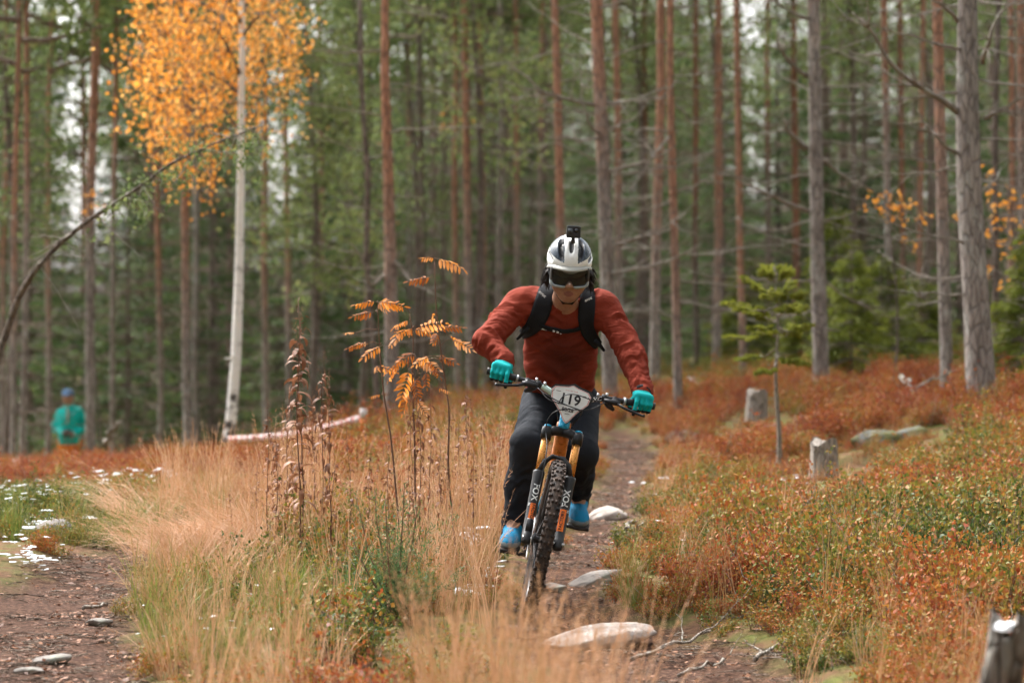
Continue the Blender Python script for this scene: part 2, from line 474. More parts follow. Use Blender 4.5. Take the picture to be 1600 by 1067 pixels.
def spruce_crown(H, R, layers, per, dens, seed, base=0.0, sparse=0.0, tone0=0.35, leafw=1.0):
    """layered spruce: drooping limbs with hanging needle twigs"""
    mb = MB()
    for k in range(layers):
        f = (k + rnd(0, .8)) / layers; z = base + f * (H - base)
        Lr = R * (1 - f) ** 0.8 + 0.06
        for j in range(per):
            if RNG.random() < sparse: continue
            L = Lr * rnd(.65, 1.12); az = rnd(0, 2 * PI)
            pth = limb_path((0, 0, z), az, rnd(-.25, .1) + .55 * f, L, 6, .10 + .25 * (1 - f), .16, .06)
            mb.tube(pth, np.linspace(.018, .004, 6) * (0.5 + .7 * (1 - f)), 3, 0, cap=False)
            m = max(8, int(dens * L))
            s = .18 + .82 * RNG.random(m)
            c = np.stack([np.interp(s, np.linspace(0, 1, 6), pth[:, i]) for i in range(3)], -1)
            side = np.array((-math.sin(az), math.cos(az), 0)); out = np.array((math.cos(az), math.sin(az), -.25))
            u = RNG.uniform(-1, 1, m)
            wdt = .34 * L * (1 - .55 * s)
            c = c + side * (u * wdt)[:, None] + np.array((0, 0, -1)) * (np.abs(u) * .10 + RNG.random(m) * .08)[:, None]
            d = out + side * (u * .9)[:, None] + RNG.normal(0, .3, (m, 3)) + np.array((0, 0, -.15))
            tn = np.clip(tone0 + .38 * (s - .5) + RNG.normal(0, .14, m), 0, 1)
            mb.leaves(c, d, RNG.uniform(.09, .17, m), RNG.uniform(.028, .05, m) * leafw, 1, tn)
    return mb

def twig_mesh(L, seed, sub=7, mb=None, p0=(0, 0, 0), az=0.0, el=None, r0=.016, sides=5, droop=None):
    """a dead, bare, forked branch"""
    mb = mb or MB()
    el = rnd(-.15, .35) if el is None else el
    pth = limb_path(p0, az, el, L, 8, rnd(.05, .3) if droop is None else droop, rnd(.1, .45), .13)
    mb.tube(pth, np.linspace(r0, r0 * .22, 8), sides, 0, cap=True)
    for k in range(sub):
        s = rnd(.22, .98); i = s * 7; a = int(min(6, i)); p = pth[a] + (pth[a + 1] - pth[a]) * (i - a)
        l = L * rnd(.12, .42) * (1.1 - s * .6)
        q = limb_path(p, az + rnd(.3, 1.1) * random.choice((-1, 1)), el + rnd(-.5, .6), l, 5, rnd(-.1, .3), 0, .2)
        mb.tube(q, np.linspace(r0 * .45 * (1.1 - s * .5), r0 * .10, 5), 3, 0, cap=False)
        for _ in range(2):
            p2 = q[random.choice((1, 2, 3))]
            q2 = limb_path(p2, az + rnd(-1.4, 1.4), el + rnd(-.6, .7), l * rnd(.25, .6), 4, .1, 0, .2)
            mb.tube(q2, np.linspace(r0 * .22, r0 * .07, 4), 3, 0, cap=False)
    return mb

def dead_skirt(z0, z1, n, Lmax, seed, r=.010):
    mb = MB()
    for k in range(n):
        z = z0 + (z1 - z0) * (k + rnd(0, 1)) / n
        twig_mesh(Lmax * rnd(.35, 1.0), 0, 5, mb, (0, 0, z), rnd(0, 2 * PI), rnd(-.35, .3), r * rnd(.6, 1.2), 3)
    return mb

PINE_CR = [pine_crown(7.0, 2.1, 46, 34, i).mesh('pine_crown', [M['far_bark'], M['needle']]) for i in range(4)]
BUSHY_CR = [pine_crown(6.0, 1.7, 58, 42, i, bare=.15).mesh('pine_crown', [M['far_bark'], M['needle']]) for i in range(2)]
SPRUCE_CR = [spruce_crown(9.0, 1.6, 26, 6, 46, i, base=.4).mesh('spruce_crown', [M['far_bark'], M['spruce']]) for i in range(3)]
SKIRTS = [dead_skirt(.8, 6.5, 44, 1.6, i).mesh('dead_branches', [M['far_twig']]) for i in range(4)]

def trunk_mesh(path, rad, mat, sides=14, flare=.25, knots=6):
    """trunk with root flare, uneven section and branch knots"""
    path = np.asarray(path, float); n = len(path); mb = MB()
    mb.tube(path, rad, sides, 0, cap=True)
    V = np.concatenate(mb.v); ctr = path.repeat(sides, 0)
    rel = V[:n * sides] - ctr
    ang = np.tile(np.arange(sides) / sides * 2 * PI, n); zz = ctr[:, 2] - path[0, 2]
    k = 1 + .05 * np.sin(3 * ang + zz * .7) + .035 * RNG.normal(size=n * sides) + flare * np.exp(-np.maximum(zz, 0) / .16) * (1 + .45 * np.cos(5 * ang + 1))
    V[:n * sides] = ctr + rel * k[:, None]
    mb.v = [V]; mb.c = [np.full(len(V), .5, np.float32)]
    for _ in range(knots):
        i = random.randrange(2, n - 1); a = rnd(0, 2 * PI)
        r = rad[i] if np.ndim(rad) else rad
        o = np.array((math.cos(a), math.sin(a), rnd(-.1, .5)))
        mb.tube([path[i] + o * r * .8, path[i] + o * (r * 1.0 + .02), path[i] + o * (r * 1.1 + rnd(.02, .10))], [r * .22, r * .15, r * .06], 5)
    return mb

def place_pine(pxb, pyb, d, pxt, wpx, red_py, label, H=15.0, crown=8.5, mat='pine_bark', ktree='pine_tree', cr=None, nbranch=0, skirt=None, bow=0.0, cscale=1.0, cat='tree', group='pines of the wood', wtop=None):
    """a pine whose base shows at (pxb, pyb) and which passes the picture's top edge at pxt"""
    b = P(pxb, 0, d); gzv = gz(b[0], d)
    if pyb is not None and d < 33: gzv = min(gzv, P(pxb, pyb, d)[2] + .05)
    base = np.array((b[0], d, gzv - .04))
    ztop = P(0, 0, d)[2]; dx = (pxt - pxb) / FPX * d / (ztop - base[2])
    root = empty(ktree, base); tag(root, label, cat, group)
    r0 = .76 * wpx / FPX * d / 2; dy = rnd(-.012, .012)
    zs = np.concatenate((np.array((-.15, 0, .08, .2, .4, .7)), np.linspace(1.1, H, 22)))
    vis = ztop - base[2]
    xs = dx * zs + bow * np.sin(np.clip(zs / vis, 0, 1.2) * PI) + np.interp(zs, np.linspace(0, H, 9), RNG.normal(0, .018, 9))
    path = np.stack((xs, dy * zs, zs), -1)
    tr = np.interp(zs, (0, vis, H), (1.08, (wtop or wpx * .82) / wpx, .12))
    tm = trunk_mesh(path, r0 * tr, None).mesh('trunk', [M[mat]], True)
    tk = link(bpy.data.objects.new('trunk', tm), root)
    tk['red_height'] = float(P(0, red_py, d)[2] - base[2]) if red_py is not None else 90.0
    def at(z): return np.array([np.interp(z, zs, path[:, i]) for i in range(3)])
    if crown is not None:
        cm = cr if cr is not None else random.choice(PINE_CR)
        c = link(bpy.data.objects.new('crown', cm), root)
        c.location = at(crown); c.rotation_euler = (0, 0, rnd(0, 6.28)); s = (H + .5 - crown) / 7.0
        c.scale = (cscale, cscale, s * .95)
    if skirt is not None:
        c = link(bpy.data.objects.new('dead_branches', SKIRTS[skirt % 4]), root)
        c.location = at(0); c.rotation_euler = (0, math.atan(dx), rnd(0, 6.28)); k = rnd(.75, 1.15); c.scale = (k, k, 1)
    for i in range(nbranch):
        z = .9 + (vis + .6 - .9) * (i + rnd(0, 1)) / nbranch; p = at(z)
        az = random.choice((0, PI)) + rnd(-.9, .9)
        m = twig_mesh(rnd(.4, 1.6), 0, random.randint(5, 10), None, (0, 0, 0), az, rnd(-.3, .35), rnd(.008, .015)).mesh('branch', [M['twig']])
        o = link(bpy.data.objects.new('branch', m), root); o.location = p
    return root, at, base

def hero_branch(tree, pts, r0, sub=6, mat='twig', name='branch'):
    """a branch drawn through given world points"""
    root, at, base = tree
    r0 *= 1.35; p = np.asarray(pts, float) - base
    n = 14; s = np.linspace(0, 1, n); k = np.linspace(0, 1, len(p))
    q = np.stack([np.interp(s, k, p[:, i]) for i in range(3)], -1)
    q[1:-1] = (q[:-2] + 2 * q[1:-1] + q[2:]) / 4
    q[1:] += np.cumsum(RNG.normal(0, .006, (n - 1, 3)), 0)
    mb = MB(); mb.tube(q, np.linspace(r0, r0 * .25, n), 6)
    for _ in range(sub):
        i = random.randrange(3, n - 1); t = q[i] - q[i - 1]; az = math.atan2(t[1], t[0])
        twig_mesh(rnd(.15, .5), 0, 3, mb, q[i], az + rnd(-1.1, 1.1), rnd(-.5, .8), r0 * .4, 4)
    return mb.obj(name, [M[mat]], root)

# ---- the trunks one can tell apart; (px base, py base, depth, px at top edge, width px, row where bark turns red)
T = {}
def tp(key, *a, **k): T[key] = place_pine(*a, **k); return T[key]
# right hand, near
tp('big', 1531, 628, 24, 1512, 56, None, 'thick grey lichen-spotted pine trunk, the stoutest, near the right edge', H=17, crown=9.5, nbranch=16, wtop=42)
tp('grey', 1281, 602, 30, 1270, 31, 60, 'straight pale grey pine trunk right of the young spruce', H=16, crown=9, nbranch=20, wtop=25)
tp('r1480', 1482, 580, 27, 1464, 25, 420, 'orange-barked pine trunk just left of the stoutest grey trunk', H=16, crown=8.5, nbranch=13, wtop=21)
tp('c950', 957, 612, 30, 935, 30, 330, 'pinkish grey pine trunk right behind the rider\'s helmet', H=16, crown=8.5, nbranch=22, wtop=23)
tp('c1055', 1056, 628, 30, 1049, 18, 600, 'slim pale pinkish pine pole right of the rider\'s shoulder', H=14, crown=8, nbranch=20, wtop=13)
tp('c1025', 1024, 600, 35, 1030, 21, 480, 'red-brown pine trunk touching the slim pale pole on its left', H=15, crown=8, nbranch=14, wtop=16)
tp('c872', 884, 600, 34, 869, 17, 560, 'thin pale pine trunk straight above the helmet camera', H=15, crown=8, nbranch=14)
tp('c608', 612, 645, 31, 603, 31, 540, 'red-brown pine trunk behind the orange rowan leaves', H=16, crown=7.5, nbranch=14, wtop=15)
tp('c585', 588, 640, 32.5, 560, 12, None, 'thin grey stem leaning left against the red-brown pine behind the rowan', H=8, crown=None, nbranch=5, mat='dark_bark')
# right hand, farther
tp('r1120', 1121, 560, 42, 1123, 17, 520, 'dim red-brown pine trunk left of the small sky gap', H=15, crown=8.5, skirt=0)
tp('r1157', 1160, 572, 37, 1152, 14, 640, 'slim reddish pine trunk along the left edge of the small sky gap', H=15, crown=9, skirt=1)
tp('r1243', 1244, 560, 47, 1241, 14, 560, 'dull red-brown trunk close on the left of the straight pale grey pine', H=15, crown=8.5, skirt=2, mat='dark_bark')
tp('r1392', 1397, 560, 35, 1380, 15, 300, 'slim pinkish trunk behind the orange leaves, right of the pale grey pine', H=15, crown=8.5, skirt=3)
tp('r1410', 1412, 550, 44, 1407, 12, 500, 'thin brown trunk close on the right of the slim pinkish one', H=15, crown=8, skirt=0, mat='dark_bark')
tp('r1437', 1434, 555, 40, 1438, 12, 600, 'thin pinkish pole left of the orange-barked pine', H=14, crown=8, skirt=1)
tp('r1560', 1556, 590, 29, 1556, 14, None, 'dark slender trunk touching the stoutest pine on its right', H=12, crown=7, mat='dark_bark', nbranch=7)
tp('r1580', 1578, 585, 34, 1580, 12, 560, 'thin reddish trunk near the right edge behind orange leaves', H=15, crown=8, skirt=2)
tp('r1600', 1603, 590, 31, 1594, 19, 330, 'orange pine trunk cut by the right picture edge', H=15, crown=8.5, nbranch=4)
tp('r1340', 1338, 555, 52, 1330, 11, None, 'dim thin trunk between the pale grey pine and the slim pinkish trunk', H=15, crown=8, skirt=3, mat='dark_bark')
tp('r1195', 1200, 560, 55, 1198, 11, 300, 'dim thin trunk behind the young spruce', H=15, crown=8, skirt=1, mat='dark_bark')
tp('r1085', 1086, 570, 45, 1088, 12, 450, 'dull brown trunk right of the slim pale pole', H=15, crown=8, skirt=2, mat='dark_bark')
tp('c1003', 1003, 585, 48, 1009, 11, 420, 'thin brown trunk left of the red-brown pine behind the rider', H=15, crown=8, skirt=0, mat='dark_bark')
tp('c966', 972, 600, 40, 960, 15, 450, 'red-brown trunk half hidden by the pinkish grey pine', H=15, crown=8, skirt=3)
# middle, behind and left of the rider
for i, (x, xt, d, w, red, lab) in enumerate([
    (843, 846, 46, 11, 300, 'dim thin trunk left above the rider\'s helmet'),
    (812, 806, 50, 12, 420, 'dull brown trunk just left of the rider\'s shoulder'),
    (782, 780, 44, 13, None, 'grey trunk rising behind the rider\'s bent left elbow'),
    (757, 752, 52, 11, 520, 'thin reddish trunk first left of the elbow'),
    (735, 726, 40, 16, 480, 'stouter red-grey trunk right of the rowan sapling'),
    (716, 707, 47, 12, 560, 'reddish trunk close on the left of the stouter red-grey one'),
    (692, 696, 54, 10, None, 'thin grey trunk behind the tallest rowan sapling'),
    (664, 655, 50, 11, None, 'pale grey pole between the two rowan saplings'),
    (640, 640, 57, 10, 300, 'dim pole right of the red-brown pine'),
    (540, 548, 58, 10, 400, 'dim trunk left of the red-brown pine'),
    (505, 500, 55, 11, 500, 'dim red trunk behind the tall dead fireweed'),
    (452, 446, 52, 12, 540, 'dull red trunk right of the white birch, the farther of two'),
    (413, 412, 46, 13, 560, 'red-brown trunk first right of the white birch'),
    (338, 334, 60, 12, None, 'dark trunk close on the left of the white birch'),
    (308, 304, 57, 13, 300, 'dark trunk touching the orange-barked pine on its right'),
    (293, 290, 37, 17, 560, 'orange-barked pine left of the white birch'),
    (248, 246, 45, 12, 560, 'slim straight pinkish pole midway between spectator and birch'),
    (176, 182, 44, 11, 380, 'thin grey-pink pole right of the forked-looking pale trunk'),
    (143, 150, 38, 20, 420, 'pale trunk with orange upper bark right beside the spectator'),
    (130, 128, 62, 12, 500, 'dim red trunk behind the spectator\'s shoulder'),
    (73, 78, 43, 11, 560, 'slim pinkish pole just left of the spectator'),
    (36, 40, 37, 13, 420, 'orange-pink pine pole, second of a close pair near the left edge'),
    (20, 30, 36, 12, 560, 'reddish pine pole, first of a close pair near the left edge'),
    (4, 12, 42, 11, 560, 'thin dull pole at the left picture edge')]):
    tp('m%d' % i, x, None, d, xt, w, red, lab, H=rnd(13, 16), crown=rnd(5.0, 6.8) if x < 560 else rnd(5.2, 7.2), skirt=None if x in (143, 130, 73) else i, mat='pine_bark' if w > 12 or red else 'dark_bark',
       cr=random.choice(PINE_CR + BUSHY_CR), cscale=rnd(.9, 1.2))

# ---- dead boughs that stand out
def PL(d, *p): return [P(x, y, d + (q[0] if q else 0)) for x, y, *q in p]
hero_branch(T['big'], PL(24, (1500, 178), (1460, 150, -.2), (1415, 125, -.4), (1380, 92, -.5), (1362, 50, -.6), (1330, 18, -.7)), .022, 9)
hero_branch(T['big'], PL(24, (1498, 240), (1478, 232, -.2), (1452, 200, -.4), (1440, 175, -.5)), .014, 5)
hero_branch(T['big'], PL(24, (1540, 185), (1570, 165, -.2), (1610, 148, -.4)), .016, 4)
hero_branch(T['big'], PL(24, (1500, 35), (1470, 10, -.2), (1440, -5, -.3)), .016, 4)
hero_branch(T['big'], PL(24, (1535, 100, -.15), (1545, 60, -.4), (1560, 20, -.5), (1600, -10, -.6)), .016, 5)
hero_branch(T['grey'], PL(30, (1262, 330), (1235, 318, -.2), (1200, 303, -.4), (1170, 288, -.5)), .022, 6)
hero_branch(T['grey'], PL(30, (1258, 232), (1240, 212, -.3), (1228, 192, -.4)), .03, 2)
hero_branch(T['grey'], PL(30, (1262, 120), (1230, 100, -.2), (1212, 75, -.4), (1212, 50, -.5)), .02, 5)
hero_branch(T['grey'], PL(30, (1265, 30), (1235, 20, -.2), (1205, 0, -.4)), .02, 4)
hero_branch(T['grey'], PL(30, (1290, 250), (1330, 280, .3), (1370, 300, .5)), .016, 5)
hero_branch(T['c950'], PL(30, (930, 165), (890, 158, -.2), (850, 148, -.4), (820, 120, -.5), (800, 105, -.5)), .02, 9)
hero_branch(T['c950'], PL(30, (950, 428), (985, 424, -.3), (1040, 412, -.5), (1100, 380, -.8)), .02, 5)
hero_branch(T['c950'], PL(30, (950, 160), (990, 160, -.2), (1045, 158, -.4)), .016, 5)
hero_branch(T['c950'], PL(30, (948, 270), (985, 262, -.2), (1020, 250, -.4), (1050, 235, -.5)), .016, 5)
hero_branch(T['c950'], PL(30, (950, 385), (985, 378, -.2), (1030, 364, -.3), (1075, 340, -.5)), .018, 6)
hero_branch(T['c950'], PL(30, (940, 215), (925, 190, -.3), (917, 150, -.4), (918, 70, -.5)), .014, 3)
hero_branch(T['c950'], PL(30, (940, 215), (905, 220, -.3), (870, 208, -.4)), .014, 4)
hero_branch(T['c1055'], PL(30, (1050, 300), (1085, 290, -.2), (1115, 268, -.4)), .013, 5)
hero_branch(T['c1055'], PL(30, (1050, 210), (1020, 240, -.2), (985, 300, -.4), (960, 310, -.5)), .012, 5)
hero_branch(T['c608'], PL(31, (600, 430), (575, 450, -.3), (560, 400, -.5), (540, 380, -.6)), .018, 6)
hero_branch(T['c608'], PL(31, (612, 400), (640, 440, -.3), (672, 460, -.5)), .016, 6)

# ---- white birch with orange crown
d = 29.0
pts = PL(d, (352, 712), (357, 685), (362, 640), (368, 560), (372, 480), (374, 400), (375, 330), (377, 240), (377, 160), (379, 80), (378, 0), (380, -90), (384, -200), (390, -330))
base = np.array(pts[0]); base[2] = gz(base[0], d) - .05
root = empty('birch_tree', base); tag(root, 'white-stemmed birch with a bright orange autumn crown', 'tree')
path = np.array(pts) - base
t = NT('birch_bark', 0.7, 0.2)
n1 = t.noise(1.0, 5, 0.7, t.coord('Object', (2, 2, 16)), .4); n2 = t.noise(1.6, 4, 0.65, t.coord('Object', (6, 6, 5)))
sep = t.n.new('ShaderNodeSeparateXYZ'); t.l.new(t.coord('Object'), sep.inputs[0])
low = t.ramp(sep.outputs[2], [(0.0, 0.30), (0.9, 0.0)])
c = t.mix(t.ramp(n1, [(.56, 0.0), (.66, .75)]), (.80, .78, .74), (.14, .12, .11))
c = t.mix(t.ramp(t.math('ADD', n2, low), [(.60, 0.0), (.70, 1.0)]), c, (.07, .06, .055))
t.col(c); t.bump(n1, .4, .01)
rr = np.interp(np.arange(len(path)), (0, 3, len(path) - 1), (20, 16, 5)) / FPX * d / 2
trunk_mesh(path, rr, None, 14, .25, 8).obj('trunk', [t.m], root, True)
hero = (root, None, base)
mb_l, mb_b = MB(), MB()
def drape(p, n, sp, drop, tone=.5):
    """hanging spray of birch leaves round p"""
    global mb_l
    for k in range(3):
        q = p + RNG.normal(0, 1, 3) * np.array((sp * .5, sp * .5, sp * .3)); l = drop * rnd(.6, 1.3)
        pth = np.stack((np.linspace(q[0], q[0] + rnd(-.12, .12), 6), np.linspace(q[1], q[1] + rnd(-.12, .12), 6), q[2] - l * np.linspace(0, 1, 6) ** 1.3), -1)
        mb_b.tube(pth, np.linspace(.004, .0015, 6), 3, 0, cap=False)
        m = n // 3; s = RNG.random(m) * 5; a = np.minimum(4, s.astype(int)); fr = (s - a)[:, None]
        c = pth[a] * (1 - fr) + pth[a + 1] * fr + RNG.normal(0, .055, (m, 3))
        dd = RNG.normal(0, .6, (m, 3)) + np.array((0, 0, -.7))
        mb_l.leaves(c, dd, RNG.uniform(.035, .060, m), RNG.uniform(.028, .045, m), 0, np.clip(RNG.normal(tone, .25, m), 0, 1))
for (x, y, n) in [(215, 170, 2), (230, 40, 3), (225, 110, 4), (250, 80, 4), (270, 30, 5), (260, 150, 4), (240, 190, 3), (290, 110, 4), (310, 40, 5), (320, 150, 4), (340, 90, 5), (350, 20, 5),
                  (340, 170, 3), (300, 185, 3), (255, 240, 3), (280, 265, 2), (270, 215, 3), (330, 230, 2), (345, 260, 2), (365, 120, 4), (385, 60, 4), (400, 20, 4), (400, 130, 3), (420, 80, 4), (440, 50, 3),
                  (455, 100, 3), (435, 180, 2), (405, 180, 2), (470, 30, 2), (290, 0, 5), (240, -20, 5), (330, -40, 5), (380, -50, 5), (430, -30, 4), (300, -90, 5), (360, -120, 5), (410, -110, 4),
                  (250, -100, 4), (330, -180, 5), (390, -200, 5), (290, -170, 4), (440, -150, 3), (360, -260, 4), (400, -290, 4), (300, 60, 4), (375, 20, 4), (210, 140, 1), (310, 100, 3)]:
    for k in range(n):
        dd = d + rnd(-1.3, 1.3) if not 350 < x < 408 else d + rnd(.15, 1.5)
        p = P(x + rnd(-20, 20), y - 22 + rnd(-20, 20), dd) - base
        drape(p, 45, .19, .42, .5 if x < 370 else .66)
# limbs that carry the sprays
for (x0, y0, x1, y1, dy) in [(377, 120, 290, 40, -.8), (377, 150, 250, 150, .3), (378, 60, 230, 20, .5), (378, 60, 450, 60, -.4), (377, 110, 430, 150, .5), (379, -20, 300, -90, .6), (380, -60, 430, -130, -.6), (378, 0, 340, 60, -.9),
                             (377, 210, 300, 200, .2), (377, 235, 270, 235, -.5), (381, -100, 360, -260, .3), (378, 20, 460, 10, .3), (378, 40, 300, -10, -1)]:
    p0, p1 = P(x0, y0, d) - base, P(x1, y1, d + dy) - base
    n = 8; s = np.linspace(0, 1, n)[:, None]; q = p0 + (p1 - p0) * s; q[:, 2] += .25 * np.sin(s[:, 0] * PI)
    mb_b.tube(q, np.linspace(.018, .005, n), 5, 0)
br = tag(mb_b.obj('branches', [M['dark_bark']], root), kind='stuff')
mb_l.obj('crown', [M['orange_leaf']], root)
BIRCH = root

# ---- bent dead snag arching over the left
d = 21.0
pts = PL(d, (-35, 700), (-15, 600, .2), (10, 520, .2), (30, 462, .1), (50, 428), (85, 388), (130, 350, -.1), (175, 320, -.1), (225, 288, -.2), (262, 258, -.2), (300, 240, -.2), (345, 220, -.1), (385, 206), (408, 196))
base = np.array(pts[0]); base[2] = gz(base[0], d) - .05
root = empty('dead_tree', base); tag(root, 'thin dead grey tree bent over diagonally in front of the left trunks', 'tree')
path = np.array(pts) - base; path[0, 2] = -.1
q = np.stack([np.interp(np.linspace(0, 1, 40), np.linspace(0, 1, len(path)), path[:, i]) for i in range(3)], -1)
for _ in range(1): q[1:-1] = (q[:-2] + 2 * q[1:-1] + q[2:]) / 4
trunk_mesh(q, np.interp(np.linspace(0, 1, 40), (0, .3, .7, 1), (.032, .020, .011, .004)), None, 9, .1, 10).obj('trunk', [M['dark_bark']], root, True)
mbn = MB()
for i in range(34):
    k = random.randrange(9, 39); p = q[k]
    o = twig_mesh(rnd(.12, .55) * (1.2 - k / 60), 0, 5, None, (0, 0, 0), rnd(-.8, .8) + random.choice((0, PI)), rnd(-1.3, .3), .006, 4, droop=.35).obj('branch', [M['twig']], root)
    o.location = p
for k in range(20, 40):
    for _ in range(4):
        p = q[k] + RNG.normal(0, .10, 3) + np.array((0, 0, -.09)); m = 14
        mbn.leaves(p + RNG.normal(0, .03, (m, 3)), RNG.normal(size=(m, 3)), RNG.uniform(.03, .07, m), RNG.uniform(.008, .016, m), 0, np.clip(RNG.normal(.3 + .3 * (k % 3 == 0), .15, m), 0, 1))
mbn.obj('crown', [M['needle']], root)

# ---- the sparse young spruce on the heath
d = 21.5
b = P(1216, 642, d); base = np.array((b[0], d, gz(b[0], d) - .03))
root = empty('young_spruce', base); tag(root, 'sparse young spruce with bright green tips and bare grey lower branches', 'tree')
top = P(1212, 416, d) - base
zs = np.linspace(-.08, top[2], 16); tpth = np.stack((np.interp(zs, (0, top[2]), (0, top[0])) + .012 * np.sin(zs * 7), .01 * np.cos(zs * 6), zs), -1)
trunk_mesh(tpth, np.linspace(.022, .005, 16), None, 8, .2, 6).obj('trunk', [M['twig']], root, True)
mbn = MB()
def needles(p, q, n, L, tone):
    """needles set round a shoot from p to q"""
    m = n; s = RNG.random(m)[:, None]; ax = nrm(q - p); r = RNG.normal(size=(m, 3)); r = nrm(r - (r @ ax)[:, None] * ax)
    r[:, 2] += .25
    mbn.leaves(p + (q - p) * s, r + ax * .9, RNG.uniform(.7, 1.2, m) * L, L * .24, 0, np.clip(RNG.normal(tone, .15, m) + .25 * (s[:, 0] - .6), 0, 1))
def spray(p0, p1, w, tone=.55):
    n = 9; s = np.linspace(0, 1, n)[:, None]; pth = p0 + (p1 - p0) * s + RNG.normal(0, .007, (n, 3)); pth[:, 2] -= .035 * np.sin(s[:, 0] * PI)
    bb = MB(); bb.tube(pth, np.linspace(.008, .003, n), 4)
    L = np.linalg.norm(p1 - p0); ax = nrm(p1 - p0); sd = nrm(np.cross(ax, (0, 0, 1)))
    needles(pth[5], pth[8], 110, .026, tone + .1); needles(pth[3], pth[5], 50, .024, tone)
    for k in range(9):
        f = .38 + .6 * k / 8; i = f * 8; a = int(min(7, i)); p = pth[a] + (pth[a + 1] - pth[a]) * (i - a)
        l = L * rnd(.22, .42) * (1.15 - f) + .045; dr = nrm(ax * rnd(.6, 1.0) + sd * (1 if k % 2 else -1) * rnd(.6, 1.0) + np.array((0, 0, rnd(-.10, .22))))
        if RNG.random() < .12: continue
        q = p + dr * l; bb.tube([p, (p + q) / 2, q], [.0025, .002, .0012], 3); needles(p + (q - p) * .15, q, int(60 + 620 * l), .025, tone)
        if l > .08: q2 = p + dr * l * .5; needles(q2, q2 + nrm(dr + ax * .7) * l * .45, 50, .024, tone)
    bb.obj('branch', [M['twig']], root)
for (y0, x1, y1, dy) in [(452, 1168, 436, .1), (455, 1252, 458, -.1), (432, 1192, 420, -.1), (430, 1232, 424, .1), (482, 1136, 472, -.2), (486, 1250, 478, .2), (500, 1165, 478, .2), (515, 1140, 525, -.15), (512, 1262, 508, -.2),
                         (505, 1240, 520, .3), (520, 1180, 510, -.3), (545, 1160, 560, .25), (550, 1255, 565, .2), (555, 1238, 560, -.3), (565, 1190, 578, -.2), (470, 1200, 455, -.3)]:
    spray(P(1214, y0, d) - base, P(x1, y1, d + dy) - base, .05, .5 if y0 > 540 else .62)
    if y0 % 2 == 0 and y0 < 530: spray(P(1214, y0 + 4, d) - base, P(1214 + (x1 - 1214) * rnd(.3, .75) * random.choice((-1, 1, 1)), y1 + rnd(-6, 10), d + rnd(-.32, .32)) - base, .05, .5 if y0 > 540 else .6)
for k in range(12): spray(top - np.array((0, 0, .12)), top + np.array((rnd(-.09, .09), rnd(-.09, .09), rnd(-.05, .03))), .02, .7) if k < 5 else twig_mesh(rnd(.12, .32), 0, 4, MB(), (0, 0, 0), rnd(0, 6.28), rnd(-.4, .2), .004, 4).obj('branch', [M['twig']], root).__setattr__('location', tpth[3 + k % 8])
mbn.obj('crown', [M['young']], root)

# ---- spruces of the understorey
SAPL = [spruce_crown(2.2, .85, 15, 7, 110, i, base=.1, tone0=.30, leafw=.7).mesh('spruce_crown', [M['twig'], M['young']]) for i in range(2)]
def spruce(px, d, H, label, mesh, href, wid=1.0, group='spruces among the pines', zoff=0.0):
    b = P(px, 0, d); z = gz(b[0], d)
    r = empty('spruce_tree', (b[0], d, z - .05 + zoff), rnd(0, 6.28)); tag(r, label, 'tree', group)
    zs = np.linspace(-.1, H * .99, 12)
    trunk_mesh(np.stack((0 * zs, 0 * zs, zs), -1), np.linspace(H * .011, .008, 12), None, 8, .2, 2).obj('trunk', [M['dark_bark']], r, True)
    c = link(bpy.data.objects.new('crown', mesh), r); s = H / href; c.scale = (s * wid, s * wid, s)
    return r
spruce(1330, 33, 1.6, 'bright green spruce sapling right of the pale grey pine trunk', SAPL[0], 2.2)
spruce(1378, 35, 1.5, 'low bushy green spruce sapling below the slim pinkish trunk', SAPL[1], 2.2, 1.3)
spruce(1262, 36, 1.1, 'small green spruce sapling behind the pale grey pine trunk', SAPL[1], 2.2, 1.3)
spruce(1440, 37, 1.2, 'low green spruce sapling left of the orange-barked pine', SAPL[0], 2.2, 1.4)
spruce(1305, 39, 2.3, 'taller spruce sapling at the edge of the dark thicket', SAPL[0], 2.2, .9)
spruce(1608, 27, 1.6, 'green spruce sapling at the right picture edge', SAPL[1], 2.2, .9)
spruce(1170, 45, 1.7, 'yellow-green spruce sapling in the gap behind the young spruce', SAPL[1], 2.2, 1.3)
for i, (x, d, H, w, lab) in enumerate([
    (1215, 62, 9.0, 1.1, 'dark spruce filling the gap behind the young spruce'), (1130, 58, 6.5, 1.2, 'dark spruce between the two slim reddish trunks'),
    (1350, 60, 7.5, 1.2, 'dark spruce behind the orange leaves on the right'), (1500, 58, 8.0, 1.2, 'dark spruce behind the stoutest grey trunk'),
    (830, 52, 5.2, 1.2, 'green spruce left of the rider\'s helmet'), (770, 60, 9.0, 1.1, 'tall green spruce above the rider\'s bent elbow'),
    (490, 54, 8.0, 1.1, 'tall green spruce right of the white birch'),
    (545, 56, 9.0, 1.15, 'tall spruce left of the red-brown pine'), (660, 62, 10.0, 1.1, 'tall spruce behind the rowan sapling'),
    (200, 50, 6.0, 1.3, 'dark spruce behind the bent dead tree'), (100, 58, 5.5, 1.2, 'green spruce behind the spectator'),
    (45, 52, 9.0, 1.2, 'green spruce near the left edge'), (330, 58, 8.0, 1.2, 'dark spruce left behind the white birch'), (1010, 56, 7.0, 1.2, 'dark spruce between the trunks right of the rider'),
    (-10, 47, 7.5, 1.2, 'green spruce cut by the left edge'), (250, 66, 6, 1.2, 'spruce far behind the orange birch crown')]):
    spruce(x, d, H, lab, SPRUCE_CR[i % 3], 9.0, w)

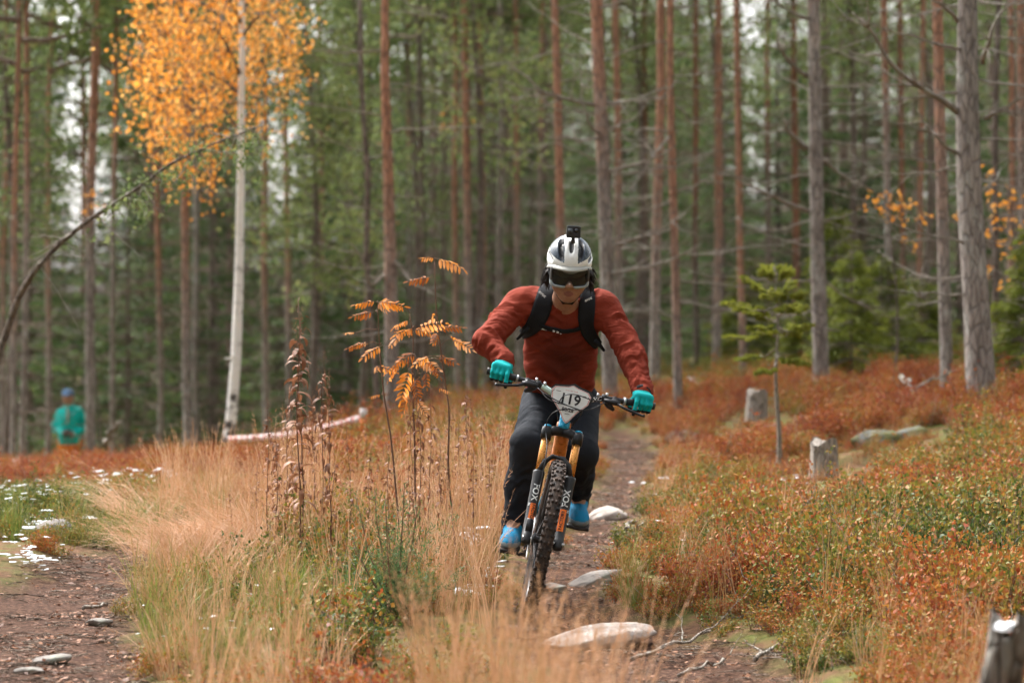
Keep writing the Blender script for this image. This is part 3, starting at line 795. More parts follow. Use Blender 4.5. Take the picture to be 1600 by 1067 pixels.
# ---- leafy green broadleaf trees high in the left and middle
def leafy(px, d, z0, z1, R, n, label, tone=.45, group='green leafy trees of the wood'):
    b = P(px, 0, d); z = gz(b[0], d)
    r = empty('leafy_tree', (b[0], d, z - .05)); tag(r, label, 'tree', group)
    zs = np.linspace(-.1, z1 * .98, 12)
    trunk_mesh(np.stack((.15 * np.sin(zs * .5), 0 * zs, zs), -1), np.linspace(.075, .012, 12), None, 8, .2, 3).obj('trunk', [M['dark_bark']], r, True)
    lb, bb = MB(), MB()
    for k in range(n):
        f = RNG.random(); zz = z0 + (z1 - z0) * f; az = rnd(0, 2 * PI); L = R * (.35 + .65 * math.sin(PI * (.2 + .75 * f))) * rnd(.5, 1.1)
        pth = limb_path((.15 * math.sin(zz * .5), 0, zz), az, rnd(0, .6), L, 5, .25, 0, .12)
        bb.tube(pth, np.linspace(.014, .004, 5), 3, 0, cap=False)
        m = 64; s = .25 + .8 * RNG.random(m)
        c = np.stack([np.interp(s, np.linspace(0, 1, 5), pth[:, i]) for i in range(3)], -1) + RNG.normal(0, .15, (m, 3))
        lb.leaves(c, RNG.normal(0, .7, (m, 3)) + np.array((0, 0, -.5)), RNG.uniform(.06, .10, m), RNG.uniform(.045, .07, m), 0, np.clip(RNG.normal(tone + rnd(-.15, .15), .13, m), 0, 1))
    tag(bb.obj('branches', [M['dark_bark']], r), kind='stuff'); lb.obj('crown', [M['green_leaf']], r)
leafy(5, 40, 3.6, 9.5, 1.5, 70, 'leafy dark green tree at the upper left corner', .30)
leafy(480, 43, 2.6, 8.0, 1.4, 70, 'pale green leafy tree right of the orange crown', .55)
leafy(735, 40, 3.6, 8.5, 1.4, 60, 'pale green leafy tree above and left of the rider', .55)
leafy(560, 46, 3.4, 9.5, 1.5, 64, 'green leafy tree just left of the red-brown pine', .45)
leafy(860, 44, 4.6, 9.5, 1.4, 60, 'green leafy tree high above the rider', .45)
leafy(640, 52, 4.2, 10, 1.6, 60, 'green leafy tree right of the red-brown pine', .45)
leafy(990, 48, 4.5, 10, 1.6, 80, 'green leafy tree high between the pale trunks right of the rider', .42)
leafy(1110, 50, 4.2, 10, 1.5, 70, 'green leafy tree high left of the small sky gap', .36)
leafy(1440, 50, 4.4, 10, 1.7, 80, 'green leafy tree high behind the orange-barked pine', .36)
leafy(1320, 45, 4.2, 9.0, 1.6, 60, 'green leafy tree high right of the pale grey trunk', .42)

# ---- small trees with a few orange leaves
def orange_sapling(px, pyb, d, spots, label):
    b = P(px, 0, d); base = np.array((b[0], d, gz(b[0], d) - .03))
    r = empty('rowan_tree', base); tag(r, label, 'tree', 'small rowans with orange leaves')
    hi = max(P(x, y, d)[2] for x, y in spots) - base[2]
    zs = np.linspace(-.05, hi, 12); st = np.stack((.05 * np.sin(zs * 2.2), 0 * zs, zs), -1)
    MB().tube(st, np.linspace(.016, .005, 12), 6).obj('trunk', [M['dark_bark']], r)
    lb, bb = MB(), MB()
    for x, y in spots:
        p = P(x, y, d + rnd(-.4, .4)) - base; z = max(.2, p[2] - abs(p[0]) * .8); s0 = np.array((np.interp(z, zs, st[:, 0]), 0, z))
        bb.tube(np.linspace(s0, p, 5) + RNG.normal(0, .01, (5, 3)), np.linspace(.006, .003, 5), 3, 0)
        m = random.randint(3, 6)
        lb.leaves(p + RNG.normal(0, .03, (m, 3)), RNG.normal(0, 1, (m, 3)) + np.array((0, 0, -.5)), RNG.uniform(.05, .085, m), RNG.uniform(.03, .045, m), 0, np.clip(RNG.normal(.45, .2, m), 0, 1))
    tag(bb.obj('branches', [M['dark_bark']], r), kind='stuff'); lb.obj('crown', [M['orange_leaf']], r)
orange_sapling(1395, 570, 29, [(1352, 322), (1362, 300), (1370, 312), (1378, 305), (1390, 318), (1408, 312), (1402, 330), (1412, 372), (1424, 385), (1408, 322), (1384, 338), (1398, 340), (1385, 322), (1374, 328), (1410, 345), (1440, 342), (1455, 335), (1492, 336), (1405, 305), (1395, 300), (1425, 320)], 'slender rowan with a few orange leaves left of the orange-barked pine')
orange_sapling(1585, 600, 28, [(1548, 270), (1546, 285), (1548, 300), (1566, 305), (1575, 315), (1585, 330), (1590, 345), (1580, 300), (1596, 310), (1566, 320), (1575, 360), (1585, 395), (1550, 330), (1546, 365), (1570, 400), (1590, 430), (1548, 420), (1596, 375), (1562, 380), (1572, 340), (1556, 445), (1560, 350)], 'slender rowan with orange leaves between the stoutest pine and the right edge')
orange_sapling(700, 640, 44, [(690, 178), (700, 172), (712, 176), (718, 185), (706, 190), (694, 195), (726, 180), (700, 200), (735, 190), (715, 168)], 'thin rowan with a tuft of orange leaves high above the rowan sapling')
orange_sapling(150, 640, 37, [(135, 305), (150, 300), (140, 325), (155, 318), (133, 330), (152, 340), (144, 320)], 'thin rowan with orange leaves in front of the pale trunk beside the spectator')

# ---- the far wood: one mass
FT = []
for i in range(4):
    mb = pine_crown(7.0, 1.9, 40, 30, i, mat_leaf=1)
    for a in mb.v: a += np.array((0, 0, 7.0 + i * .5), np.float32)
    zs = np.linspace(-.3, 13.5, 10); mb.tube(np.stack((.1 * np.sin(zs * .4 + i), 0 * zs, zs), -1), np.linspace(.13, .03, 10), 8, 2)
    sk = dead_skirt(1.0, 7.5, 26, 1.4, i)
    V = np.concatenate(sk.v); Q = np.concatenate(sk.q); Tt = np.concatenate(sk.t) if sk.t else None
    mb.add(V, Q, Tt, 3)
    FT.append(mb.mesh('far_pine', [M['far_bark'], M['needle'], M['far_bark'], M['far_twig']]))
for i in range(3): FT.append(SPRUCE_CR[i])
for i in range(2):                                                 # shaded spruces whose lower limbs have died back to brown twigs
    mb = dead_skirt(.3, 8.0, 110, 1.5, i, .020); zs = np.linspace(-.3, 8.6, 8); mb.tube(np.stack((0 * zs, 0 * zs, zs), -1), np.linspace(.09, .02, 8), 6); FT.append(mb.mesh('far_dead_spruce', [M['far_twig']]))
far = variant_set('far_tree', FT)
pts, idx, scl, rot = [], [], [], []
def in_gap(px, d):
    """narrow lanes where the photograph shows sky between the far crowns"""
    return (65 < px < 190) or (1160 < px < 1216) or (385 < px < 470)
for k in range(2600):
    y = 60 + 110 * RNG.random() ** .9; half = y * .28 + 5; x = rnd(-half, half)
    px = 800 + x / y * FPX
    if in_gap(px, y) and RNG.random() < .94: continue
    if any((x - a) ** 2 + (y - b) ** 2 < 1.5 ** 2 for a, b, *_ in pts[-60:]): continue
    pts.append((x, y, 0)); k7 = RNG.integers(0, 4) if RNG.random() < .5 else RNG.integers(4, 7)
    idx.append(k7); s = rnd(.8, 1.2) * (1.0 if k7 < 4 else rnd(.5, 1.4)); scl.append((s, s, s * rnd(.9, 1.1))); rot.append((0, 0, rnd(0, 6.28)))
    if len(pts) > 760: break
for k in range(420):                                               # low spruces close the view under the far crowns
    y = rnd(66, 150); x = rnd(-1, 1) * (y * .24 + 4)
    pts.append((x, y, 0)); idx.append(RNG.integers(4, 7) if RNG.random() < .33 else RNG.integers(7, 9)); s = rnd(.45, .72) * y / 100; scl.append((s * 1.5, s * 1.5, s)); rot.append((0, 0, rnd(0, 6.28)))
for k in range(420):                                               # the same wood goes on beside and behind the camera
    a = rnd(0, 2 * PI); r = rnd(8, 42); x, y = r * math.sin(a), r * math.cos(a)
    if y > 0 and abs(x) < y * .30 + 5.5: continue
    if y > 0 and y < 32 and abs(x) < 9: continue
    pts.append((x, y, 0)); k7 = RNG.integers(0, 4) if RNG.random() < .75 else RNG.integers(4, 7)
    idx.append(k7); s = rnd(.85, 1.2); scl.append((s, s, s)); rot.append((0, 0, rnd(0, 6.28)))
pts = np.array(pts); pts[:, 2] = ground_z(pts[:, 0], pts[:, 1]) - .1
scatter('distant_forest', far, pts, rot, scl, idx, np.zeros(len(pts)), 'dense far wood of pines and spruces closing the view behind the trunks', 'forest')

for _o in bpy.data.objects:                                        # trunks without a red upper stem
    if _o.type == 'MESH' and any(m and m.name in ('pine_bark', 'dark_bark') for m in _o.data.materials) and 'red_height' not in _o: _o['red_height'] = 90.0
# ================================================================== ground cover
M['shrub'] = leaf_mat('heath_shrub_leaves', [(0.0, (0.040, 0.070, 0.016)), (0.22, (0.13, 0.155, 0.028)), (0.40, (0.26, 0.205, 0.038)), (0.58, (0.38, 0.145, 0.034)), (0.78, (0.35, 0.082, 0.028)), (1.0, (0.18, 0.045, 0.026))], inst=.55, trans=.3)
M['grass'] = leaf_mat('grass_blades', [(0.0, (0.07, 0.115, 0.02)), (0.25, (0.20, 0.23, 0.05)), (0.45, (0.36, 0.22, 0.095)), (0.75, (0.50, 0.265, 0.14)), (1.0, (0.62, 0.41, 0.26))], inst=.5, trans=.3)
M['dead_leaf'] = leaf_mat('withered_brown_leaves', [(0.0, (0.10, 0.04, 0.022)), (0.5, (0.23, 0.10, 0.05)), (1.0, (0.38, 0.19, 0.11))], trans=.2)
M['cut_wood'] = bark_mat('weathered_wood', (0.26, 0.22, 0.19), (0.46, 0.41, 0.36), (0.33, 0.31, 0.28), vs=(14, 14, 1.6))
M['stump_bark'] = bark_mat('stump_bark', (0.10, 0.08, 0.065), (0.25, 0.21, 0.18), (0.30, 0.31, 0.28), vs=(10, 10, 3))
t = NT('granite', 0.9, 0.15)
n1 = t.noise(9, 6, .7); n2 = t.noise(60, 3, .7); v = t.noise(3.5, 4, .6)
c = t.ramp(n1, [(.3, (.15, .13, .115)), (.7, (.33, .30, .275))]); c = t.mix(t.ramp(n2, [(.45, 0.), (.7, .4)]), c, (.10, .09, .085))
c = t.mix(t.ramp(v, [(.55, 0.), (.65, .8)]), c, (.30, .33, .27)); t.col(c); t.bump(t.math('ADD', n1, n2), .6, .01)
M['stone'] = t.m
t = NT('pale_granite', 0.9, 0.15); n1 = t.noise(10, 6, .7); n2 = t.noise(55, 3, .7)
t.col(t.mix(t.ramp(n2, [(.45, 0.), (.7, .4)]), t.ramp(n1, [(.3, (.30, .25, .22)), (.7, (.52, .46, .42))]), (.15, .12, .10))); t.bump(t.math('ADD', n1, n2), .6, .01); M['pale_stone'] = t.m

t = NT('lichen_granite', 0.95, 0.1); n1 = t.noise(11, 6, .7); v = t.noise(5, 4, .6)
t.col(t.mix(t.ramp(v, [(.42, 0.), (.56, .85)]), t.ramp(n1, [(.3, (.06, .06, .055)), (.7, (.20, .20, .185))]), (.11, .11, .035))); t.bump(n1, .7, .015); M['dark_stone'] = t.m
def shrub(seed, h, nst, nl, spread, mb, o, u0):
    o = np.array(o)
    for k in range(nst):
        az = rnd(0, 2 * PI); pth = limb_path(o + np.array((rnd(-.02, .02), rnd(-.02, .02), -.02)), az, rnd(.75, 1.45), h * rnd(.6, 1.1), 5, 0, .1, .14)
        mb.tube(pth, np.linspace(.0022, .0010, 5), 3, 1, cap=False)
        m = nl; s = .2 + .85 * RNG.random(m) ** .75
        c = np.stack([np.interp(s, np.linspace(0, 1, 5), pth[:, i]) for i in range(3)], -1) + RNG.normal(0, spread, (m, 3))
        d = RNG.normal(0, .9, (m, 3)) + np.array((0, 0, .5)); u = rnd(-.12, .12)
        mb.leaves(c, d, RNG.uniform(.016, .031, m), RNG.uniform(.010, .018, m), 0, np.clip(.5 + u0 + u + RNG.normal(0, .24, m), 0, 1), .08)
def shrub_patch(seed, n=10, rad=.23):
    """a clump of neighbouring plants, each with its own tint"""
    mb = MB()
    for _ in range(n):
        r = rad * math.sqrt(RNG.random()); a = rnd(0, 6.28); u = rnd(-.28, .28)
        h, nst, nl, sp = random.choice([(.16, 6, 16, .018), (.20, 6, 18, .02), (.24, 5, 20, .022), (.13, 7, 14, .02), (.28, 5, 20, .02), (.18, 6, 20, .025)])
        shrub(0, h * rnd(.6, 1.3), nst, nl, sp, mb, (r * math.cos(a), r * math.sin(a), 0), u)
    for _ in range(3):
        pth = limb_path((rnd(-.2, .2), rnd(-.2, .2), 0), rnd(0, 6.28), rnd(.3, 1.3), rnd(.15, .34), 6, 0, 0, .25); mb.tube(pth, np.linspace(.0028, .001, 6), 3, 2, cap=False)
    return mb.mesh('shrub', [M['shrub'], M['stem'], M['twig']])
SHRUB = variant_set('heath_shrub', [shrub_patch(i) for i in range(9)])

def grass(seed, n, h0, h1, lean, arch, head, w=.0022, rad=.05):
    mb = MB()
    for k in range(n):
        az = rnd(0, 2 * PI) if lean == 0 else RNG.normal(0, .55); L = rnd(h0, h1); ln = lean + abs(RNG.normal(0, .18))
        s = np.linspace(0, 1, 7); a = arch * rnd(.4, 1.4)
        th = ln + a * s ** 1.3                                    # angle from vertical along the blade
        dx = np.cumsum(np.sin(th)) * L / 7; dz = np.cumsum(np.cos(th)) * L / 7
        b = np.array((rnd(-rad, rad), rnd(-rad, rad), -.02))
        pth = b + np.stack((np.concatenate(([0], dx[:-1])) * math.cos(az), np.concatenate(([0], dx[:-1])) * math.sin(az), np.concatenate(([0], dz[:-1]))), -1)
        side = np.array((-math.sin(az + rnd(-.8, .8)), math.cos(az), 0)); ww = w * np.array((1, 1, .95, .85, .7, .5, .15))[:, None]
        V = np.stack((pth - side * ww, pth + side * ww), 1).reshape(-1, 3); i = np.arange(6) * 2
        tn = np.clip(.5 + rnd(-.3, .3) + np.repeat(s, 2) * .15, 0, 1)
        mb.add(V, np.stack((i, i + 1, i + 3, i + 2), -1), None, 0, tn)
        if RNG.random() < head:
            m = 16; q = RNG.random(m); c = pth[4] + (pth[6] - pth[4]) * q[:, None]
            mb.leaves(c, RNG.normal(0, .5, (m, 3)) + nrm(pth[6] - pth[4]) * 1.1, RNG.uniform(.012, .03, m), .003, 0, np.clip(RNG.normal(.62, .12, m), 0, 1))
    return mb.mesh('grass', [M['grass']])
GRASS = variant_set('grass_tuft', [grass(0, 16, .35, .65, 0, .5, .35), grass(1, 20, .30, .55, 0, .8, .25), grass(2, 12, .5, .85, 0, .35, .6), grass(3, 26, .18, .38, 0, .9, 0),
                                   grass(4, 34, .40, .70, .75, .9, .15, .0016, .09), grass(5, 7, .7, 1.0, 0, .4, .9, .0020), grass(6, 40, .10, .22, 0, .8, 0, .002)])

def pxof(x, y): return 800 + x / y * FPX
def pts_in(n, y0, y1, margin=.25, p=1.0):
    """random ground points over the viewed wedge and a margin beside it"""
    y = np.sqrt(RNG.random(n) * (y1 ** 2 - y0 ** 2) + y0 ** 2); hw = y * .18 * (1 + margin) + .6
    x = RNG.uniform(-1, 1, n) * hw
    return x, y

def lay(x, y, sink=0.0): return np.stack((x, y, ground_z(x, y) - sink), -1)
def tilt(n, a=.18): return np.stack((RNG.normal(0, a, n), RNG.normal(0, a, n), RNG.uniform(0, 6.28, n)), -1)

# ---- where snow lies: (px, depth, spread px, spread depth, count, size range, height range)
SNOWP = [(25, 18.6, 60, 1.0, 80, .1, .8, .05, .17), (130, 19.3, 60, .9, 40, .1, .7, .05, .17), (205, 21.3, 42, .45, 30, .15, 1.0, .04, .14), (262, 21.5, 14, .2, 14, .4, 1.3, .04, .12), (40, 16.9, 50, .6, 44, .1, .7, .04, .15), (30, 14.0, 26, .35, 36, .1, .7, 0, .09), (52, 13.6, 14, .12, 26, .15, .7, 0, .07),
         (62, 15.6, 24, .15, 16, .5, 1.6, 0, .04), (105, 16.0, 22, .15, 10, .3, 1.2, 0, .04), (744, 14.0, 18, .3, 40, .3, 1.8, 0, .06), (730, 13.3, 18, .25, 20, .3, 1.3, 0, .06), (738, 14.6, 7, .12, 14, .5, 1.5, .02, .16), (470, 12.8, 40, .3, 12, .2, .8, 0, .05), (360, 12.4, 50, .4, 12, .2, .8, 0, .05),
         (450, 11.8, 50, .3, 10, .2, .8, 0, .05), (320, 11.7, 60, .25, 14, .2, .9, 0, .04), (560, 13.6, 70, .6, 12, .2, .7, 0, .06), (1060, 20, 28, .5, 12, .4, 1.4, 0, .06), (1165, 16, 60, .8, 8, .2, .6, .04, .12), (1050, 15.2, 40, .4, 7, .2, .6, .02, .10), (1260, 18.6, 34, .4, 6, .3, .8, .02, .10), (20, 30, 20, .4, 10, .8, 2.2, 0, .1)]
def snow_near(x, y):
    m = np.zeros(np.shape(x))
    for pxc, d, rx, ry, n_, *_ in SNOWP: m = np.maximum(m, (n_ > 13) * np.exp(-((pxof(x, y) - pxc) / (rx * 1.3)) ** 2 - ((y - d) / (ry * 1.5)) ** 2))
    return m
# ---- heath shrubs
X, Y = [], []
for n, y0, y1 in ((950, 5.0, 12.5), (1700, 12.5, 18), (1750, 18, 25), (1500, 25, 34), (800, 34, 48)):
    x, y = pts_in(n, y0, y1); X.append(x); Y.append(y)
x = np.concatenate(X); y = np.concatenate(Y); px = pxof(x, y); pm = path_mask(x, y)
left_grass = (px > 180) & (px < 800) & (y < 21) & (y > 9)
keep = RNG.random(len(x)) > np.clip(pm * 1.5, 0, 1)
keep &= ~(left_grass & (RNG.random(len(x)) < .12))
keep &= ~((px < 480) & (y < 12) & (RNG.random(len(x)) < .35))
pass
keep &= RNG.random(len(x)) > .75 * snow_near(x, y)
keep &= ~((px > 745) & (px < 900) & (y > 9.0) & (y < 12.75) & (RNG.random(len(x)) < .9))
keep &= ~((px > 880) & (px < 1240) & (y > 7.5) & (y < 11.9) & (RNG.random(len(x)) < np.where(px > 1090, .55, .88)))
keep &= RNG.random(len(x)) < .56 + .6 * vnoise(x, y, 1.7, 31)
x, y, px, pm = x[keep], y[keep], px[keep], pm[keep]; n = len(x); left_grass = left_grass[keep]
nz = vnoise(x, y, .8, 21) * .6 + vnoise(x, y, 2.3, 22) * .4
tone = .52 + .34 * nz
far_r = np.clip((y - 18) / 6, 0, 1); right = px > 900
tone = np.where(right, tone * (1 - far_r) + far_r * (.66 + .14 * nz), tone)
tone = np.where(right & (y < 19), .44 + .50 * nz, tone)
tone = np.where((px < 500) & (y > 21), .68 + .16 * nz, tone)
tone = np.where((px < 420) & (y > 14.5) & (y <= 20.5), .18 + .25 * nz, tone)
tone = np.where(left_grass, .50 + .44 * nz, tone)
tone = np.where((y > 33) & right, .30 + .3 * nz, tone)
tone = np.where(y < 10.5, .56 + .26 * nz, tone)
tone = np.clip(tone + RNG.normal(0, .09, n), 0, 1)
s = RNG.uniform(.6, 1.3, n) * np.interp(path_edge(x, y), (0, .7), (.45, 1)) * np.where((px > 1000) & (px < 1240) & (y > 8) & (y < 11.9), .6, 1) * np.where((px < 420) & (y > 13) & (y < 21), .62, 1) * np.where(y < 11, .9, 1.0) * np.where(left_grass, .95, 1) * np.where((px < 500) & (y > 20), .7, 1) * np.where((px > 1000) & (y > 17), .85, 1)
for sx_, sy_, ln_ in ((_w(1287, 20), 20, 3.2), (_w(1181, 26.5), 26.5, 4), (_w(1376, 22.4), 22.4, 3), (_w(1216, 21.5), 21.5, 2)):
    c_ = (np.abs(x - sx_ * y / sy_) < .46) & (y < sy_ + .25) & (y > sy_ - ln_); s = np.where(c_, s * np.interp(sy_ - y, (-.3, .6, ln_), (.40, .40, .8)), s)
scatter('heath_shrubs', SHRUB, lay(x, y), tilt(n), np.stack((s, s, s * RNG.uniform(.8, 1.2, n)), -1), RNG.integers(0, 9, n), tone,
        'rust, olive and orange bilberry shrubs covering the forest floor', 'ground cover')

# ---- dry grass
X, Y, I, S, TN, R = [], [], [], [], [], []
def gpatch(px0, px1, d0, d1, n, ids, s0, s1, t0, t1, lean=None, pathok=.25, rz=None):
    d = RNG.uniform(d0, d1, n); p = RNG.uniform(px0, px1, n); x = (p - 800) / FPX * d
    k = (path_mask(x, d) < .4) | (RNG.random(n) < pathok)
    x, d = x[k], d[k]; m = len(x)
    X.append(x); Y.append(d); I.append(RNG.choice(ids, m)); S.append(RNG.uniform(s0, s1, m)); TN.append(np.clip(RNG.uniform(t0, t1, m) + .08 * vnoise(x, d, 2, 44), 0, 1))
    r = tilt(m, .12)
    if rz is not None: r[:, 2] = rz + RNG.normal(0, .35, m)
    R.append(r)
gpatch(400, 840, 12.6, 18, 120, [0, 1, 2], .7, 1.1, .45, .9)
gpatch(640, 800, 12.0, 16, 50, [2, 5, 0], .7, 1.1, .5, .95)
gpatch(250, 520, 14.5, 18.5, 140, [0, 1, 2, 4], .6, .95, .5, .9, rz=PI)
gpatch(215, 430, 13.8, 17.5, 150, [4], .75, 1.1, .55, .9, rz=PI)
gpatch(230, 420, 12.5, 15, 80, [4, 1], .5, .8, .5, .85, rz=PI, pathok=.05)
gpatch(200, 560, 10.3, 13, 46, [0, 1, 2, 5], .5, .85, .4, .85)
gpatch(300, 960, 7.2, 9.6, 36, [2, 5, 0], .75, 1.0, .5, .85, pathok=.5)
gpatch(660, 940, 6.6, 8.8, 44, [2, 5], .85, 1.08, .5, .85, pathok=.7)
gpatch(770, 960, 7.0, 8.8, 34, [5, 2], .9, 1.1, .55, .85, pathok=1)
gpatch(380, 1000, 5.2, 7.2, 26, [0, 2, 1], .55, .8, .45, .8, pathok=.6)
gpatch(-50, 420, 6.0, 9.0, 60, [3, 1, 6], .5, .8, .15, .55)
gpatch(200, 480, 10.5, 12.5, 110, [3, 6, 1], .6, 1.0, .05, .4, pathok=0)
gpatch(0, 360, 15, 20, 420, [3, 6], .5, .9, .0, .3, pathok=0)
gpatch(420, 760, 12.5, 16, 220, [3, 6], .5, .9, .05, .4)
gpatch(900, 1000, 13, 14.8, 60, [3, 6], .5, .9, .1, .4, pathok=0)
gpatch(950, 1600, 9, 16, 95, [2, 1, 0], .4, .8, .4, .8, pathok=.1)
gpatch(1000, 1600, 15, 30, 130, [1, 3, 0], .35, .6, .35, .7, pathok=.1)
gpatch(1400, 1600, 7.2, 8.3, 14, [0, 2, 1], .4, .62, .45, .7)
gpatch(1180, 1600, 7.5, 9.5, 30, [5, 2], .45, .75, .45, .75)
gpatch(1000, 1600, 6, 8, 34, [1, 3], .5, .7, .3, .6)
gpatch(820, 1080, 15, 24, 60, [1, 0, 3], .4, .7, .45, .8, pathok=.05)
gpatch(640, 860, 18, 28, 60, [0, 1, 2], .5, .8, .5, .85)
gpatch(0, 560, 20, 31, 90, [1, 3], .3, .5, .4, .75)
x = np.concatenate(X); y = np.concatenate(Y); s = np.concatenate(S); r = np.concatenate(R)
bike_gap = ((pxof(x, y) > 745) & (pxof(x, y) < 900) & (y > 8.9) & (y < 12.8) & (RNG.random(len(x)) < .85)) | ((pxof(x, y) > 745) & (pxof(x, y) < 900) & (y <= 8.9) & (RNG.random(len(x)) < .4)) | ((pxof(x, y) > 885) & (pxof(x, y) < 1180) & (y > 7.6) & (y < 12.4) & (RNG.random(len(x)) < .85)) | ((np.abs(x - .12) < .22) & (y > 12.3) & (y < 14.6)) | (RNG.random(len(x)) < .6 * snow_near(x, y))
k = ~bike_gap; x, y, s, r = x[k], y[k], s[k], r[k]; s = np.where((np.abs(pxof(x, y) - 618) < 80) & (y > 9.0) & (y < 12.5), s * .35, s); s = np.where((np.abs(pxof(x, y) - 618) < 60) & (y <= 9.0), s * .72, s)
scatter('dry_grass', GRASS, lay(x, y), r, np.stack((s, s, s), -1), np.concatenate(I)[k], np.concatenate(TN)[k], 'tall straw-coloured grass on both sides of the path and close to the camera', 'grass')

# ---- moss and litter on the paths
LIT = []
for i in range(4):
    mb = MB()
    for k in range(10):
        a = rnd(0, PI); L = rnd(.02, .075); c = RNG.normal(0, .07, 3) * np.array((1, 1, 0)); dv = np.array((math.cos(a), math.sin(a), rnd(-.1, .1))) * L
        mb.tube([c - dv, c + dv * .1 + np.array((0, 0, .004)), c + dv], [.0018, .002, .001], 3, 1, cap=False)
    m = 12; c = RNG.normal(0, .07, (m, 3)) * np.array((1, 1, .04)) + np.array((0, 0, .006))
    mb.leaves(c, RNG.normal(size=(m, 3)) * np.array((1, 1, .15)), RNG.uniform(.012, .03, m), RNG.uniform(.008, .018, m), 0, RNG.random(m), 0, np.array((0, 0, 1.)))
    LIT.append(mb.mesh('litter', [M['dead_leaf'], M['far_twig']]))
x, y = pts_in(7000, 9, 26); k = ((path_mask(x, y) > .3) | ((pxof(x, y) > 880) & (pxof(x, y) < 1260) & (y < 12.2))) & (RNG.random(len(x)) < .85); x, y = x[k], y[k]; n = len(x)
s = RNG.uniform(.6, 1.3, n)
scatter('forest_litter', variant_set('litter', LIT), lay(x, y, -.004), np.stack((0 * x, 0 * x, RNG.uniform(0, 6.28, n)), -1), np.stack((s, s, s), -1), RNG.integers(0, 4, n), np.zeros(n), 'bark chips, twigs and dead leaves strewn on the dirt paths', 'litter')

# ---- snow remnants
def lump(seed, flat, rough=.6):
    """broken crust of snow: a thin uneven sheet with ragged edges and holes"""
    n = 22; u = np.linspace(-1, 1, n); A, B = np.meshgrid(u, u); o = RNG.uniform(-50, 50, 2)
    h = .55 - (A ** 2 * .8 + B ** 2 * 1.1) + rough * (1.1 * vnoise(A * 2.1 + o[0], B * 2.1 + o[1], 1, 7) + .7 * vnoise(A * 4.6 + o[1], B * 4.6, 1, 8))
    V = np.stack((A * .075, B * .06, .05 * flat * np.sqrt(np.clip(h, 0, 1)) * (1 + .4 * vnoise(A * 5, B * 5 + o[0], 1, 9))), -1).reshape(-1, 3)
    i = (np.arange(n - 1)[:, None] * n + np.arange(n - 1)[None]).ravel(); Q = np.stack((i, i + 1, i + n + 1, i + n), -1); Q = Q[h.ravel()[Q].mean(1) > 0]
    W = V.copy(); W[:, 2] = -.004
    E = {}
    for q in Q:
        for k in range(4): E[(q[k], q[(k + 1) % 4])] = 1
    side = [(b_, a_, a_ + len(V), b_ + len(V)) for (a_, b_) in E if (b_, a_) not in E]
    mb = MB(); mb.add(np.concatenate((V, W)), np.concatenate((Q, np.array(side)))); return mb.mesh('snow_crust', [M['snow']], True)
SN = variant_set('snow_lump', [lump(i, f) for i, f in enumerate((.22, .3, .16, .34, .25, .2))])
X, Y, S, H = [], [], [], []
for pxc, d, rx, ry, n, s0, s1, h0, h1 in SNOWP:
    p = RNG.normal(pxc, rx, n); dd = d + RNG.normal(0, ry, n); X.append((p - 800) / FPX * dd); Y.append(dd); S.append(s0 + (s1 - s0) * RNG.random(n) ** 2); H.append(RNG.uniform(h0, h1, n))
x, y, s, h = map(np.concatenate, (X, Y, S, H)); n = len(x); p = lay(x, y); p[:, 2] += .02 + h
scatter('snow', SN, p, tilt(n, .10), np.stack((s * RNG.uniform(.6, 1.2, n), s * .8, s * .8), -1) * .8, RNG.integers(0, 6, n), np.zeros(n), 'thin patches of fresh snow lying on moss, grass and path edges', 'snow')

# ---- stones
def stone(px, py, d, size, label, rz=0.0, sink=.35, seed=0, tiltx=0.0, tilty=0.0, mat='stone', group='stones beside the paths'):
    bm = bmesh.new(); bmesh.ops.create_icosphere(bm, subdivisions=4, radius=1.0)
    V = np.array([v.co[:] for v in bm.verts]); o = np.array((seed * 3.1, seed * 7.7, seed * 1.3))
    for _ in range(7):                                            # split faces
        a = nrm(RNG.normal(size=3)); h = rnd(.62, .9); e = np.maximum(V @ a - h, 0); V -= e[:, None] * a * .85
    k = 1 + .10 * vnoise(V[:, 0] * 2.2 + o[0], V[:, 1] * 2.2 + V[:, 2] * 1.7, 1, 3) + .04 * vnoise(V[:, 0] * 7 + o[1], V[:, 1] * 7 + V[:, 2] * 6, 1, 4) + .015 * RNG.normal(size=len(V))
    V = V * k[:, None] * np.asarray(size) / 2
    for v, c in zip(bm.verts, V): v.co = c
    me = bpy.data.meshes.new('stone'); bm.to_mesh(me); bm.free(); me.materials.append(M[mat]); me.polygons.foreach_set('use_smooth', np.ones(len(me.polygons), bool))
    b = P(px, py, d); o = link(bpy.data.objects.new('stone', me)); o.location = (b[0], d, gz(b[0], d) + size[2] * (.5 - sink)); o.rotation_euler = (tiltx, tilty, rz)
    return tag(o, label, 'stone', group)
stone(940, 972, 12.2, (.50, .26, .12), 'long pale stone at the path edge in front of the wheel', .25, .22, 1, 0, -.12, mat='pale_stone')
stone(948, 797, 17.6, (.27, .22, .14), 'flat pale stone in the path behind the rider', .3, .42, 2, 0, -.2, mat='pale_stone')
stone(932, 886, 14.2, (.34, .2, .11), 'mossy grey stone at the path edge right of the wheel', .35, .3, 3, 0, -.2)
stone(868, 905, 13.9, (.12, .12, .07), 'small pale stone in the path right behind the front wheel', .1, .3, 4)
stone(78, 1012, 10.95, (.17, .11, .05), 'flat grey stone in the lower left path', .3, .3, 5, 0, -.12)
stone(45, 1024, 10.7, (.12, .08, .035), 'smaller flat stone at the left picture edge on the path', .1, .3, 6)
stone(1376, 693, 22.4, (.46, .35, .20), 'grey lichen-covered boulder behind the nearer stump', .1, .38, 7, mat='dark_stone')
